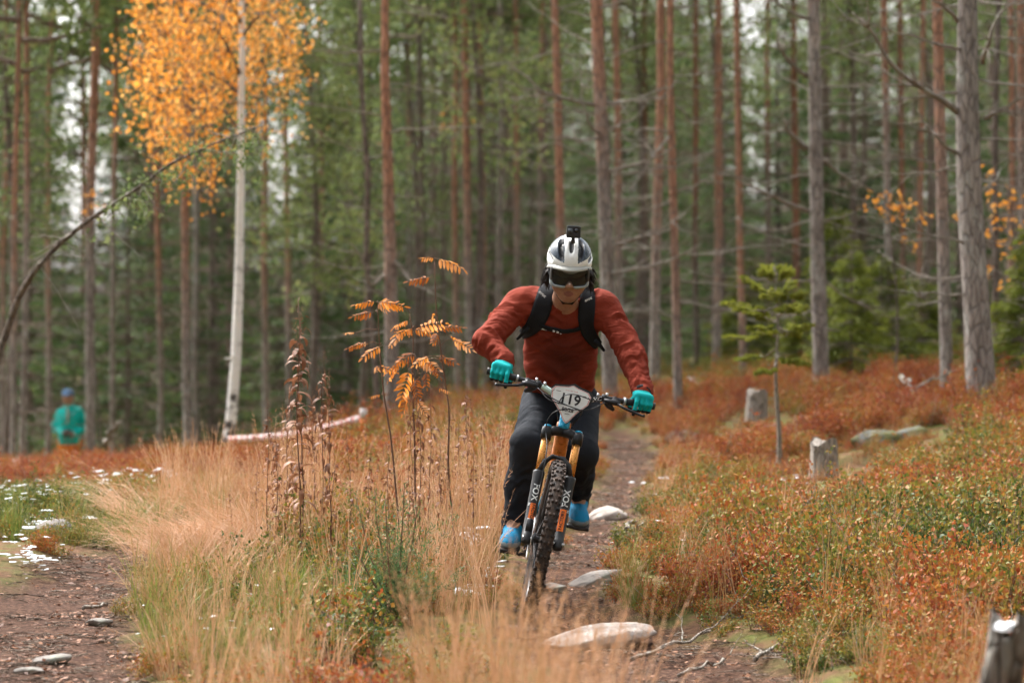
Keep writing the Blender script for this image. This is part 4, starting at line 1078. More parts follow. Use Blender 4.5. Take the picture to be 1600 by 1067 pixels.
stone(1425, 698, 22.2, (.28, .3, .18), 'small lichen boulder right of the grey one', .4, .35, 8, mat='dark_stone')
stone(1560, 735, 19.0, (.22, .2, .16), 'pale stone in the shrubs near the right edge', .4, .2, 9)
stone(1065, 697, 25.0, (.3, .25, .15), 'pale stone at the far bend of the path', .2, .2, 10)
stone(155, 946, 12.1, (.12, .08, .04), 'small pale sliver of stone at the left path edge', .1, .2, 11)
stone(85, 862, 15.4, (.22, .16, .14), 'dark snow-flecked stone beside the left path', .3, .25, 12)

# ---- stumps
def stump(px, py_top, py_bot, d, wpx, label, lean=0.0, snow=False, jag=1.0):
    b = P(px, py_bot, d); z0 = gz(b[0], d); zt = P(px, py_top, d)[2]; h = max(.12, zt - z0); r = wpx / FPX * d / 2
    root = empty('tree_stump', (b[0], d, z0 - .06)); tag(root, label, 'tree stump', 'cut stumps')
    n = 12; zs = np.linspace(0, h + .06, n); pth = np.stack((lean * zs, 0 * zs, zs), -1); sides = 22
    mb = MB(); mb.tube(pth, r * np.interp(zs, (0, .12, h), (1.22, 1.03, .97)), sides, 0, cap=False)
    V = mb.v[0].copy(); ctr = pth.repeat(sides, 0); ang = np.tile(np.arange(sides) / sides * 2 * PI, n)
    lob = 1 + jag * (.06 * np.sin(3 * ang + 1) + .04 * np.sin(7 * ang)) + .03 * RNG.normal(size=len(V)); V = ctr + (V - ctr) * lob[:, None]
    V[-sides:, 2] += jag * (.03 * np.sin(ang[-sides:] * 2 + 1) * (r / .1) + .006 * RNG.normal(size=sides)); mb.v = [V]
    mb.obj('bark', [M['cut_wood'] if not snow else M['stump_bark']], root, True)
    top = MB(); ring = V[-sides:]; c = ring.mean(0); rings = [c + (ring - c) * f - np.array((0, 0, .004)) + np.array((0, 0, .006)) * RNG.normal(size=(sides, 1)) for f in (.98, .7, .4, .12)]
    VV = np.concatenate(rings + [[c]]); Q = []
    for i in range(3):
        for j in range(sides): Q.append((i * sides + j, i * sides + (j + 1) % sides, (i + 1) * sides + (j + 1) % sides, (i + 1) * sides + j))
    T_ = [(3 * sides + j, 3 * sides + (j + 1) % sides, 4 * sides) for j in range(sides)]
    top.add(VV, Q, T_); top.obj('cut_face', [M['cut_wood']], root)
    if snow:
        o = link(bpy.data.objects.new('snow_cap', lump(3, .7, .2)), root); o.location = c + np.array((-.004, 0, .012)); o.scale = (r / .05 * .62, r / .05 * .8, .8)
    return root
stump(1287, 690, 752, 20.0, 44, 'nearer pale cut stump among green shrubs on the right')
stump(1181, 612, 660, 26.5, 34, 'farther grey cut stump left of the young spruce', .03)
stump(294, 652, 676, 33, 17, 'small grey stump under the orange-barked pine by the birch')
fs = stump(1500, 990, 1067, 7.6, 62, 'blurred snow-capped broken stump low in the right foreground', .22, True, 3.5)
twig_mesh(.55, 0, 4, None, (0, 0, 0), 2.7, .2, .011, 6, droop=.6).obj('branch', [M['twig']], fs).location = (0, 0, .20)
twig_mesh(.45, 0, 4, None, (0, 0, 0), .2, .25, .009, 6, droop=-.1).obj('branch', [M['twig']], fs).location = (0, 0, .19)
twig_mesh(.35, 0, 3, None, (0, 0, 0), 3.6, -.5, .014, 6, droop=.2).obj('branch', [M['twig']], fs).location = (0, 0, .15)

# ---- fallen sticks
def stick(p0, p1, r, label, sub=2, group='fallen sticks on the heath'):
    p0, p1 = np.array(p0), np.array(p1)
    for p in (p0, p1):
        p[2] = max(p[2], gz(p[0], p[1]) + r * .6)
    n = 9; q = p0 + (p1 - p0) * np.linspace(0, 1, n)[:, None]; q[1:-1] += RNG.normal(0, r * .8, (n - 2, 3))
    mb = MB(); mb.tube(q - p0, np.linspace(r, r * .55, n), 7); az = math.atan2(*(p1 - p0)[1::-1])
    for _ in range(sub): twig_mesh(rnd(.12, .3), 0, 2, mb, q[random.randrange(2, 8)] - p0, az + rnd(-1.2, 1.2), rnd(-.1, .7), r * .45, 4)
    o = mb.obj('fallen_stick', [M['twig']]); o.location = p0
    return tag(o, label, 'stick', group)
stick(P(1180, 1030, 11.4), P(1258, 1000, 11.9), .010, 'pale bare stick lying at the right edge of the near path')
stick(P(1408, 588, 26), P(1446, 628, 25), .026, 'grey stick leaning in the rust shrubs left of the stoutest pine', 2)
stick(P(1418, 612, 26), P(1492, 578, 26.4), .016, 'thin curved stick crossing the grey one left of the stoutest pine', 3)
stick(P(985, 1030, 11.5), P(1110, 985, 12.1), .009, 'thin dry stick lying along the near path', 3)
stick(P(1060, 1055, 11.0), P(1130, 1028, 11.4), .008, 'short stick on the near path at the bottom edge', 1)
stick(P(975, 826, 16.6), P(1005, 820, 16.9), .016, 'dark stub of root beside the path behind the rider', 0)
stick(P(1240, 865, 14.6), P(1330, 905, 14.0), .007, 'thin grey twig low in the shrubs below the nearer stump', 4)
stick(P(1200, 915, 13.8), P(1310, 935, 13.5), .006, 'pale thin twig in the shrubs above the path\'s right edge', 4)
stick(P(1120, 975, 12.6), P(1260, 985, 12.6), .008, 'long dry twig at the foot of the right-hand shrubs', 5)
stick(P(1075, 590, 33), P(1112, 612, 32), .022, 'grey broken bough at the base of the slim pale pole', 6)
stick(P(130, 950, 12.2), P(168, 944, 12.4), .009, 'pale stick at the edge of the left path', 0)
stick(P(165, 688, 32), P(190, 660, 31.5), .03, 'snowy pale bough standing up beside the spectator', 3)

# ---- juniper seedling in front of the rider
b = P(618, 905, 12.3); root = empty('juniper_bush', (b[0], 12.3, gz(b[0], 12.3) - .02)); root.scale = (1.25, 1.25, 1.35); tag(root, 'small blue-green juniper bush in the dry grass', 'bush')
lb = MB()
for k in range(46):
    az = rnd(0, 6.28); pth = limb_path((0, 0, .02), az, rnd(.35, 1.5), rnd(.14, .40), 6, 0, .12, .08)
    m = 130; s = .15 + .85 * RNG.random(m); c = np.stack([np.interp(s, np.linspace(0, 1, 6), pth[:, i]) for i in range(3)], -1) + RNG.normal(0, .010, (m, 3))
    lb.leaves(c, RNG.normal(0, .8, (m, 3)) + nrm(pth[-1] - pth[0]), RNG.uniform(.012, .024, m), .0035, 0, np.clip(RNG.normal(.45, .2, m), 0, 1))
    if k % 3 == 0: MB().tube(pth, np.linspace(.004, .0015, 6), 4).obj('branch', [M['stem']], root)
M['juniper'] = leaf_mat('juniper_needles', [(0.0, (0.04, 0.08, 0.03)), (0.5, (0.09, 0.16, 0.06)), (1.0, (0.17, 0.26, 0.09))])
lb.obj('foliage', [M['juniper']], root)

# ---- withered fireweed stalks
def fireweed(seed, H, nleaf):
    st, lf = MB(), MB(); n = 12; zs = np.linspace(-.03, H, n); w = np.cumsum(RNG.normal(0, .006, (n, 2)), 0)
    pth = np.stack((w[:, 0], w[:, 1], zs), -1); st.tube(pth, np.linspace(.0042, .0014, n), 5)
    for k in range(nleaf):
        f = rnd(.28, .9); p = np.array([np.interp(f * H, zs, pth[:, i]) for i in range(3)]); az = rnd(0, 6.28); L = rnd(.05, .12) * (1.15 - .4 * f); m = 6
        a0 = rnd(-.2, .7); th = a0 - np.linspace(0, rnd(1.2, 3.0), m); o = np.stack((np.cumsum(np.cos(th)) * L / m * math.cos(az), np.cumsum(np.cos(th)) * L / m * math.sin(az), np.cumsum(np.sin(th)) * L / m), -1)
        q = p + np.vstack(([0, 0, 0], o[:-1])); side = np.array((-math.sin(az), math.cos(az), rnd(-.5, .5))); ww = (np.array((.25, .8, 1, .9, .6, .1)) * rnd(.006, .012))[:, None]
        V = np.stack((q - side * ww, q + side * ww), 1).reshape(-1, 3); i = np.arange(m - 1) * 2
        lf.add(V, np.stack((i, i + 1, i + 3, i + 2), -1), None, 0, np.clip(rnd(.2, .8) + RNG.normal(0, .08, 2 * m), 0, 1))
    m = 40; c = pth[-1] - np.array((0, 0, 1.)) * RNG.uniform(0, .22 * H, (m, 1)) + RNG.normal(0, .012, (m, 3)); lf.leaves(c, RNG.normal(size=(m, 3)), RNG.uniform(.008, .03, m), .004, 0, RNG.random(m))
    return st.mesh('stalk', [M['stem']]), lf.mesh('leaves', [M['dead_leaf']])
FW = [fireweed(i, 1.0, n) for i, n in enumerate((40, 52, 30, 44, 20))]
def put_fw(px, py_top, d, v, label, wid=.8):
    b = P(px, py_top, d); z = gz(b[0], d); s = max(.3, b[2] - z)
    r = empty('fireweed_plant', (b[0], d, z), rnd(0, 6.28)); tag(r, label, 'plant', 'withered fireweed in the grass'); r.scale = (s ** .5 * wid, s ** .5 * wid, s)
    link(bpy.data.objects.new('stalk', FW[v][0]), r); tag(link(bpy.data.objects.new('leaves', FW[v][1]), r), kind='stuff')
put_fw(467, 468, 13.8, 1, 'tallest withered brown fireweed stalk left of the rowan', 1.1)
put_fw(476, 500, 14.0, 0, 'withered fireweed close beside the tallest stalk', 1.1)
for px, py, d, v in [(505, 548, 14.0, 3), (516, 575, 13.6, 2), (415, 625, 14.6, 0), (432, 660, 14.2, 1), (448, 600, 14.4, 3), (490, 610, 14.8, 1), (655, 560, 13.9, 1), (668, 600, 14.2, 0), (645, 620, 14.4, 3), (700, 620, 14.6, 4), (732, 590, 14.9, 3), (722, 640, 14.4, 0), (752, 620, 15.3, 4), (545, 660, 14.6, 4), (575, 690, 14.2, 2), (610, 700, 14.0, 0),
                     (400, 720, 14.8, 2), (460, 700, 14.2, 0), (690, 690, 13.5, 3), (740, 700, 13.4, 2), (520, 700, 13.6, 4), (635, 720, 13.2, 0), (765, 690, 14.6, 2), (780, 660, 15.6, 4), (430, 730, 13.6, 3), (360, 760, 14.6, 4)]:
    put_fw(px, py, d, v, 'withered brown fireweed stalk standing in the dry grass ' + ('below the tallest stalk' if px < 530 else 'around the rowan saplings' if px < 715 else 'close to the rider\'s left hand'))

# ---- rowan saplings with orange pinnate leaves
def pinnate(L, n=6, tn=.5):
    """one compound leaf along +X, drooping at its tip"""
    mb = MB(); s = np.linspace(0, 1, 8); pth = np.stack((s * L, 0 * s, -.35 * L * s ** 2), -1); mb.tube(pth, np.linspace(.0016, .0007, 8), 3, 1, cap=False)
    for k in range(n + 1):
        f = .18 + .80 * k / n; p = np.array((f * L, 0, -.35 * L * f * f))
        for sg in ((-1, 1) if k < n else (0,)):
            l = L * .36 * (1 - .5 * abs(f - .45)) * rnd(.8, 1.15); w = l * rnd(.26, .36); dr = nrm(np.array((.45 if sg else 1, sg, -.30 - .35 * abs(sg) + rnd(-.45, .35)))); sd = nrm(np.cross(dr, (0, 0, 1))); up = np.cross(sd, dr)
            t5 = np.array((0, .25, .55, .8, 1.0)); hw = np.array((.12, .85, 1, .7, .02)) * w / 2; mid = p + dr * (t5 * l)[:, None] - up * (rnd(.02, .35) * l * t5 ** 2)[:, None]
            V = np.concatenate((mid - sd * hw[:, None] + up * hw[:, None] * .35, mid, mid + sd * hw[:, None] + up * hw[:, None] * .35)); i = np.arange(4)
            mb.add(V, np.vstack((np.stack((i, i + 1, i + 6, i + 5), -1), np.stack((i + 5, i + 6, i + 11, i + 10), -1))), None, 0, np.clip(tn + RNG.normal(0, .12) + RNG.normal(0, .06, 15), 0, 1))
    return mb.mesh('leaf', [M['rowan_leaf'], M['stem']])
RLT = [[pinnate(L, n, tn) for tn in (.25, .5, .68, .85)] for L, n in ((.15, 7), (.13, 6), (.11, 6), (.09, 5))]
def sapling(stem, d, leaves, label):
    p = np.array(PL(d, *stem)); base = p[0].copy(); base[2] = gz(base[0], d) - .02; p = p - base; p[0, 2] = 0
    r = empty('rowan_sapling', base); tag(r, label, 'sapling', 'rowan saplings with orange leaves')
    q = np.stack([np.interp(np.linspace(0, 1, 18), np.linspace(0, 1, len(p)), p[:, i]) for i in range(3)], -1)
    MB().tube(q, np.linspace(.0055, .002, 18), 6).obj('stem', [M['stem']], r, True)
    for x, y, az, el, v, sc in leaves:
        if RNG.random() < .16: continue
        a = P(x, y, d + rnd(-.08, .08)) - base
        k = int(np.argmin(((q - a) * np.array((1, 1, .75)) ** 1).__pow__(2).sum(-1) + (q[:, 2] > a[2] + .02) * 9))
        if np.linalg.norm(q[k] - a) > .015:
            MB().tube(np.stack((q[k], (q[k] + a) / 2 + np.array((0, 0, .012)), a)), [.0022, .0018, .0013], 4, 0).obj('twig', [M['stem']], r)
        o = link(bpy.data.objects.new('leaf', random.choice(RLT[v])), r); o.location = a; o.rotation_euler = ((rnd(.1, 1.1) if math.cos(az) > 0 else -rnd(.1, 1.1)), -el + rnd(-.25, .25), az + rnd(-.3, .3)); o.scale = (sc * rnd(.85, 1.15),) * 3
sapling([(718, 800), (700, 740), (702, 640), (690, 560), (681, 480), (679, 408)], 13.7,
        [(680, 404, PI + .4, .1, 3, .9), (680, 404, -.35, .15, 1, 1.0), (680, 402, -1.0, .1, 0, .8), (677, 434, PI + .2, -.1, 2, 1.0), (682, 466, .1, .15, 2, 1.0), (677, 488, 2.0, -.8, 3, .6), (685, 515, .6, .1, 1, .9), (685, 513, -.4, .2, 1, .9), (682, 520, -1.6, -.2, 0, .7),
         (700, 524, .2, -.4, 1, .7), (706, 530, -.6, -.5, 2, .9), (672, 556, -2.4, -.2, 2, .8), (682, 556, -.6, -.1, 2, 1.0), (668, 562, -.3, -.5, 2, .8), (665, 580, -1.3, -.7, 3, .9), (684, 606, -.3, 0, 3, .8)], 'tallest rowan sapling with orange leaves, left of the rider')
sapling([(632, 770), (612, 690), (600, 620), (594, 560), (592, 520), (590, 476)], 13.6,
        [(590, 472, PI + .3, .15, 1, .9), (590, 474, PI - 1.3 + PI, .0, 3, 1.2), (590, 472, -.35, .1, 0, .95), (590, 474, -.9, .2, 1, .8), (584, 488, PI + .5, -.2, 2, .9), (556, 520, PI + .2, .5, 3, .6), (572, 536, PI + .3, -.1, 1, .6), (575, 538, PI - .5, .2, 2, .6), (597, 540, PI + .4, -.2, 2, .9), (590, 572, -.3, .1, 3, .9), (588, 572, -1.4, -.1, 3, .9), (596, 616, PI + .3, .1, 3, .6)], 'rowan sapling with a spread of orange leaves, leftmost of the three')
sapling([(650, 780), (648, 700), (646, 640), (644, 580), (646, 530), (640, 490)], 13.9,
        [(634, 482, PI + .1, .2, 2, .9), (634, 480, -.2, .1, 1, 1.0), (640, 500, PI + .6, -.2, 1, .8), (645, 515, -.8, -.1, 1, .9), (648, 513, -2.2, -.1, 0, .8), (650, 512, .1, .2, 1, 1.0), (620, 528, -1.8, -.6, 3, .8), (642, 535, -1.4, -.4, 0, .9), (646, 552, -2.0, -.2, 0, .9), (634, 560, -2.6, -.2, 1, .9), (650, 560, -1.0, -.3, 0, .9), (640, 575, -1.6, -.7, 0, 1.0), (626, 568, PI, -.6, 1, .8), (648, 590, -1.2, -.6, 1, .9), (636, 610, -1.7, -.7, 2, 1.0), (652, 625, -1.2, -.5, 2, .8)], 'middle rowan sapling with dense orange and brown leaves')

# ---- course tape and stake
A, B = P(356, 686, 28.8), P(566, 652, 27.2)
n = 24; s = np.linspace(0, 1, n); q = A + (B - A) * s[:, None]; q[:, 2] -= .05 * np.sin(s * PI)
h = .030; V = np.concatenate((q + np.array((0, 0, h)), q + np.array((0, -.012, -h)))); i = np.arange(n - 1)
t = NT('course_tape', .5, .4); w = t.n.new('ShaderNodeTexWave'); w.inputs['Scale'].default_value = 5.0; t.l.new(t.coord('Object'), w.inputs['Vector'])
t.col(t.ramp(w.outputs[0], [(.60, (.78, .66, .64)), (.66, (.66, .27, .25))])); t.translucent(.25)
tape = MB().add(V - A, np.stack((i, i + 1, i + 1 + n, i + n), -1)).obj('course_tape', [t.m]); tape.location = A
tag(tape, 'pale red and white course tape strung from the birch to a stake', 'tape')
so = tape.modifiers.new('thick', 'SOLIDIFY'); so.thickness = .002
b = P(566, 690, 27.2); sr = empty('marker_stake', (b[0], 27.2, gz(b[0], 27.2) - .05)); tag(sr, 'orange and white marker stake at the right end of the course tape', 'stake')
hh = P(0, 640, 27.2)[2] - gz(b[0], 27.2) + .05
MB().tube([(0, 0, 0), (0.005, 0, hh * .5), (.01, 0, hh)], .018, 8).obj('post', [plain('stake_wood', (.5, .32, .2), .8)], sr)
MB().tube([(0.008, 0, hh - .20), (.01, 0, hh - .08)], .032, 10).obj('orange_band', [plain('stake_orange', (.75, .20, .05), .6)], sr)
MB().tube([(0.010, 0, hh - .075), (.01, 0, hh + .01)], .033, 10).obj('white_band', [plain('stake_white', (.75, .72, .70), .6)], sr)
# ================================================================== implicit surfaces (for bodies, clothes, helmet)
def _rot(R, X, Y, Z):
    return R[0][0] * X + R[1][0] * Y + R[2][0] * Z, R[0][1] * X + R[1][1] * Y + R[2][1] * Z, R[0][2] * X + R[1][2] * Y + R[2][2] * Z
def s_cap(a, b, r1, r2=None):
    a, b = np.asarray(a, float), np.asarray(b, float); r2 = r1 if r2 is None else r2
    def f(X, Y, Z):
        d = b - a; h = np.clip(((X - a[0]) * d[0] + (Y - a[1]) * d[1] + (Z - a[2]) * d[2]) / (d @ d + 1e-12), 0, 1)
        return np.sqrt((X - a[0] - h * d[0]) ** 2 + (Y - a[1] - h * d[1]) ** 2 + (Z - a[2] - h * d[2]) ** 2) - (r1 + (r2 - r1) * h)
    return f
def s_ell(c, r, R=None):
    c = np.asarray(c, float)
    def f(X, Y, Z):
        x, y, z = X - c[0], Y - c[1], Z - c[2]
        if R is not None: x, y, z = _rot(R, x, y, z)
        k0 = np.sqrt((x / r[0]) ** 2 + (y / r[1]) ** 2 + (z / r[2]) ** 2); k1 = np.sqrt((x / r[0] ** 2) ** 2 + (y / r[1] ** 2) ** 2 + (z / r[2] ** 2) ** 2)
        return k0 * (k0 - 1) / (k1 + 1e-9)
    return f
def s_box(c, h, rd=.01, R=None):
    c = np.asarray(c, float)
    def f(X, Y, Z):
        x, y, z = X - c[0], Y - c[1], Z - c[2]
        if R is not None: x, y, z = _rot(R, x, y, z)
        q = [np.abs(v) - (hh - rd) for v, hh in zip((x, y, z), h)]
        return np.sqrt(sum(np.maximum(v, 0) ** 2 for v in q)) + np.minimum(np.maximum(np.maximum(q[0], q[1]), q[2]), 0) - rd
    return f
def s_half(p, n):
    p, n = np.asarray(p, float), nrm(n)
    return lambda X, Y, Z: (X - p[0]) * n[0] + (Y - p[1]) * n[1] + (Z - p[2]) * n[2]
def smin(a, b, k):
    h = np.maximum(k - np.abs(a - b), 0) / k; return np.minimum(a, b) - h * h * k * .25
def s_union(fs, k=.03):
    def f(X, Y, Z):
        d = fs[0](X, Y, Z)
        for g in fs[1:]: d = smin(d, g(X, Y, Z), k)
        return d
    return f
def s_sub(a, bs, k=.004):
    def f(X, Y, Z):
        d = a(X, Y, Z)
        for b in bs: d = -smin(-d, b(X, Y, Z), k)
        return d
    return f
def s_and(*fs):
    def f(X, Y, Z):
        d = fs[0](X, Y, Z)
        for g in fs[1:]: d = np.maximum(d, g(X, Y, Z))
        return d
    return f
def grid1(lo, hi, step, fine=None):
    if fine is None: return np.arange(lo, hi + step, step)
    flo, fhi, fs = fine
    return np.unique(np.round(np.concatenate((np.arange(lo, flo, step), np.arange(flo, fhi, fs), np.arange(fhi, hi + step, step))), 5))
def nets(f, xs, ys, zs):
    """surface nets over a (possibly uneven) grid -> verts, quads"""
    D = f(xs[:, None, None], ys[None, :, None], zs[None, None, :]).astype(np.float32); D = np.broadcast_to(D, (len(xs), len(ys), len(zs)))
    S = D < 0; c = [S[i:S.shape[0] - 1 + i, j:S.shape[1] - 1 + j, k:S.shape[2] - 1 + k] for i in (0, 1) for j in (0, 1) for k in (0, 1)]
    cnt = sum(x.astype(np.int8) for x in c); act = np.argwhere((cnt > 0) & (cnt < 8)); I, J, K = act.T
    acc = np.zeros((len(act), 3)); num = np.zeros(len(act)); G = (xs, ys, zs)
    cor = [(i, j, k) for i in (0, 1) for j in (0, 1) for k in (0, 1)]
    for a in range(8):
        for b in range(a + 1, 8):
            if sum(p != q for p, q in zip(cor[a], cor[b])) != 1: continue
            ia = (I + cor[a][0], J + cor[a][1], K + cor[a][2]); ib = (I + cor[b][0], J + cor[b][1], K + cor[b][2])
            da, db = D[ia], D[ib]; m = (da < 0) != (db < 0); t = np.where(m, da / np.where(m, da - db, 1), 0)
            for ax in range(3): acc[:, ax] += np.where(m, G[ax][ia[ax]] * (1 - t) + G[ax][ib[ax]] * t, 0)
            num += m
    V = acc / num[:, None]
    idx = -np.ones(np.array(D.shape) - 1, np.int64); idx[I, J, K] = np.arange(len(act)); Q = []
    for ax in range(3):
        sl0 = [slice(None)] * 3; sl1 = [slice(None)] * 3; sl0[ax] = slice(0, -1); sl1[ax] = slice(1, None)
        a, b = S[tuple(sl0)], S[tuple(sl1)]; e = np.argwhere(a != b); u, v = [x for x in range(3) if x != ax]
        ok = (e[:, u] > 0) & (e[:, v] > 0) & (e[:, u] < D.shape[u] - 1) & (e[:, v] < D.shape[v] - 1); e = e[ok]
        def at(du, dv):
            q = e.copy(); q[:, u] += du; q[:, v] += dv; return idx[q[:, 0], q[:, 1], q[:, 2]]
        q = np.stack((at(-1, -1), at(0, -1), at(0, 0), at(-1, 0)), -1); flip = a[tuple(e.T)]
        if ax == 1: flip = ~flip
        q[~flip] = q[~flip][:, ::-1]; Q.append(q)
    return V, np.concatenate(Q)
def relax(V, Q, it=2, lam=.5):
    E = np.concatenate((Q[:, [0, 1]], Q[:, [1, 2]], Q[:, [2, 3]], Q[:, [3, 0]]))
    deg = np.bincount(E.ravel(), minlength=len(V)).astype(float)[:, None]
    for _ in range(it):
        A = np.zeros_like(V); 
        for ax in range(3): A[:, ax] = np.bincount(E[:, 0], V[E[:, 1], ax], len(V)) + np.bincount(E[:, 1], V[E[:, 0], ax], len(V))
        V = V + lam * (A / np.maximum(deg, 1) - V)
    return V
def vnormals(V, Q):
    n = np.cross(V[Q[:, 2]] - V[Q[:, 0]], V[Q[:, 3]] - V[Q[:, 1]]); N = np.zeros_like(V)
    for k in range(4):
        for ax in range(3): N[:, ax] += np.bincount(Q[:, k], n[:, ax], len(V))
    return nrm(N)
def sdf_obj(name, f, lo, hi, step, mat, parent=None, smooth=2, fine=None, disp=None, origin=None, matfn=None):
    fx, fy, fz = fine if fine else (None, None, None)
    V, Q = nets(f, grid1(lo[0], hi[0], step, fx), grid1(lo[1], hi[1], step, fy), grid1(lo[2], hi[2], step, fz))
    V = relax(V, Q, smooth)
    if disp is not None:
        N = vnormals(V, Q); V = V + N * disp(V)[:, None]
    mb = MB(); mb.add(V - (np.zeros(3) if origin is None else origin), Q)
    o = mb.obj(name, mat, parent, True)
    if matfn is not None:
        o.data.polygons.foreach_set('material_index', matfn(V[Q].mean(1)).astype(np.int32))
    return o, V, Q

def proj(p): return (800 + p[0] / p[1] * FPX, 533.5 - (p[2] - CAM_H) / p[1] * FPX)
def text_geo(body, size, extr=0.0008, cx='CENTER'):
    cu = bpy.data.curves.new('lettering', 'FONT'); cu.body = body; cu.size = size; cu.align_x = cx; cu.align_y = 'CENTER'; cu.extrude = extr; cu.offset = size * .022; cu.resolution_u = 3
    o = bpy.data.objects.new('lettering', cu); me = bpy.data.meshes.new_from_object(o)
    V = np.array([v.co[:] for v in me.vertices]); F = [tuple(p.vertices) for p in me.polygons]
    bpy.data.objects.remove(o); bpy.data.meshes.remove(me); bpy.data.curves.remove(cu)
    return V, F
def raw_obj(name, V, F, mat, parent=None):
    me = bpy.data.meshes.new(name); me.from_pydata([tuple(v) for v in V], [], F); me.materials.append(mat); me.update()
    return link(bpy.data.objects.new(name, me), parent)

# ---- materials of the rider and bicycle
def cloth(name, c, weave=900, var=.2, rough=.9, fold=.25):
    t = NT(name, rough, .15); n = t.noise(6, 5, .6); w = t.noise(weave, 2, .5)
    t.col(t.ramp(t.math('ADD', t.math('MULTIPLY', n, .75), t.math('MULTIPLY', w, .25)), [(.3, tuple(x * (1 - var) for x in c)), (.7, tuple(min(1, x * (1 + var)) for x in c))]))
    t.bump(t.math('ADD', t.noise(38, 4, .6), t.math('MULTIPLY', w, .3)), fold, .006); return t.m
t = NT('rust_red_jersey', .9, .12); n = t.noise(7, 5, .6); w = t.noise(900, 2, .5)
c = t.ramp(t.math('ADD', t.math('MULTIPLY', n, .75), t.math('MULTIPLY', w, .25)), [(.3, (.165, .026, .014)), (.7, (.24, .040, .022))])
shade_and_mud = t.ramp(t.math('ADD', t.attr('tone'), t.math('MULTIPLY', t.math('SUBTRACT', t.noise(14, 5, .7), .5), .5)), [(.10, 0.), (.95, .72)])  # soft darkening: painted chest shade blended with a muddy stain
t.col(t.mix(shade_and_mud, c, (.050, .018, .014))); t.bump(t.math('ADD', t.noise(9, 4, .6, t.coord('Object', (1.0, 1.0, 3.2)), .8), t.math('MULTIPLY', w, .05)), .55, .02); M['jersey'] = t.m
M['collar'] = cloth('dark_red_collar', (.10, .02, .015))
M['pants'] = cloth('navy_black_trousers', (.017, .020, .026), fold=.45)
M['glove'] = cloth('teal_glove', (.006, .31, .315))
M['glove_dark'] = cloth('black_glove_palm', (.018, .020, .022))
M['strap'] = cloth('black_webbing', (.016, .017, .020))
t = NT('blue_shoe', .8, .2); n1 = t.noise(16, 5, .7); t.col(t.mix(t.ramp(n1, [(.52, 0.), (.72, .75)]), (.006, .19, .37), (.10, .075, .06))); t.bump(t.noise(120, 3, .6), .3, .003); M['shoe'] = t.m
M['shoe_grey'] = plain('grey_toe_rubber', (.20, .25, .28), .7)
M['sole'] = plain('dark_sole', (.035, .03, .028), .85)
M['white_shell'] = plain('white_helmet_shell', (.74, .75, .74), .3, .5, var=.05, scale=12)
M['navy_shell'] = plain('dark_blue_helmet_panel', (.020, .035, .055), .28, .5)
M['black'] = plain('black_plastic', (.016, .016, .018), .45, .4)
M['black_metal'] = plain('black_anodised', (.022, .022, .025), .38, .5, .4)
M['silver'] = plain('brushed_alloy', (.55, .55, .56), .35, .5, .9)
M['gold'] = plain('gold_stanchion', (.62, .27, .07), .28, .5, .75, var=.1)
M['blue_frame'] = plain('blue_frame_paint', (.005, .28, .48), .25, .6, .2, var=.1)
M['orange_frame'] = plain('orange_frame_paint', (.55, .17, .03), .3, .5, .2)
M['orange_print'] = plain('orange_sticker', (.82, .17, .02), .5)
M['white_print'] = plain('white_print', (.72, .74, .74), .55, var=.08)
M['black_print'] = plain('black_print', (.02, .02, .025), .6)
M['blue_print'] = plain('faint_blue_print', (.10, .17, .28), .7)
M['visor'] = plain('grey_visor', (.30, .30, .275), .45, .4, var=.08)
t = NT('muddy_rubber', .85, .25); n1 = t.noise(28, 5, .7); t.col(t.ramp(n1, [(.38, (.020, .019, .019)), (.62, (.085, .058, .045))])); t.bump(n1, .4, .004); M['tyre'] = t.m
t = NT('skin', .5, .35); n1 = t.noise(60, 4, .6); t.col(t.ramp(n1, [(.3, (.27, .14, .09)), (.7, (.37, .20, .13))])); t.bump(t.noise(420, 2, .5), .12, .001)
t.b.inputs['Subsurface Weight'].default_value = .12; t.b.inputs['Subsurface Radius'].default_value = (.01, .004, .002); M['skin'] = t.m
M['lips'] = plain('lips', (.22, .085, .07), .45, .35, var=.1)
M['hair'] = plain('dark_hair', (.018, .013, .011), .6)
t = NT('goggle_lens', .06, .6); t.b.inputs['Base Color'].default_value = (.03, .035, .04, 1); tr = t.n.new('ShaderNodeBsdfTransparent'); tr.inputs[0].default_value = (.62, .64, .64, 1)
mx = t.n.new('ShaderNodeMixShader'); mx.inputs[0].default_value = .62; t.l.new(t.b.outputs[0], mx.inputs[1]); t.l.new(tr.outputs[0], mx.inputs[2]); t.l.new(mx.outputs[0], t.out.inputs['Surface']); M['lens'] = t.m
M['frame_grey'] = plain('pale_goggle_rim', (.30, .36, .40), .35, .5)

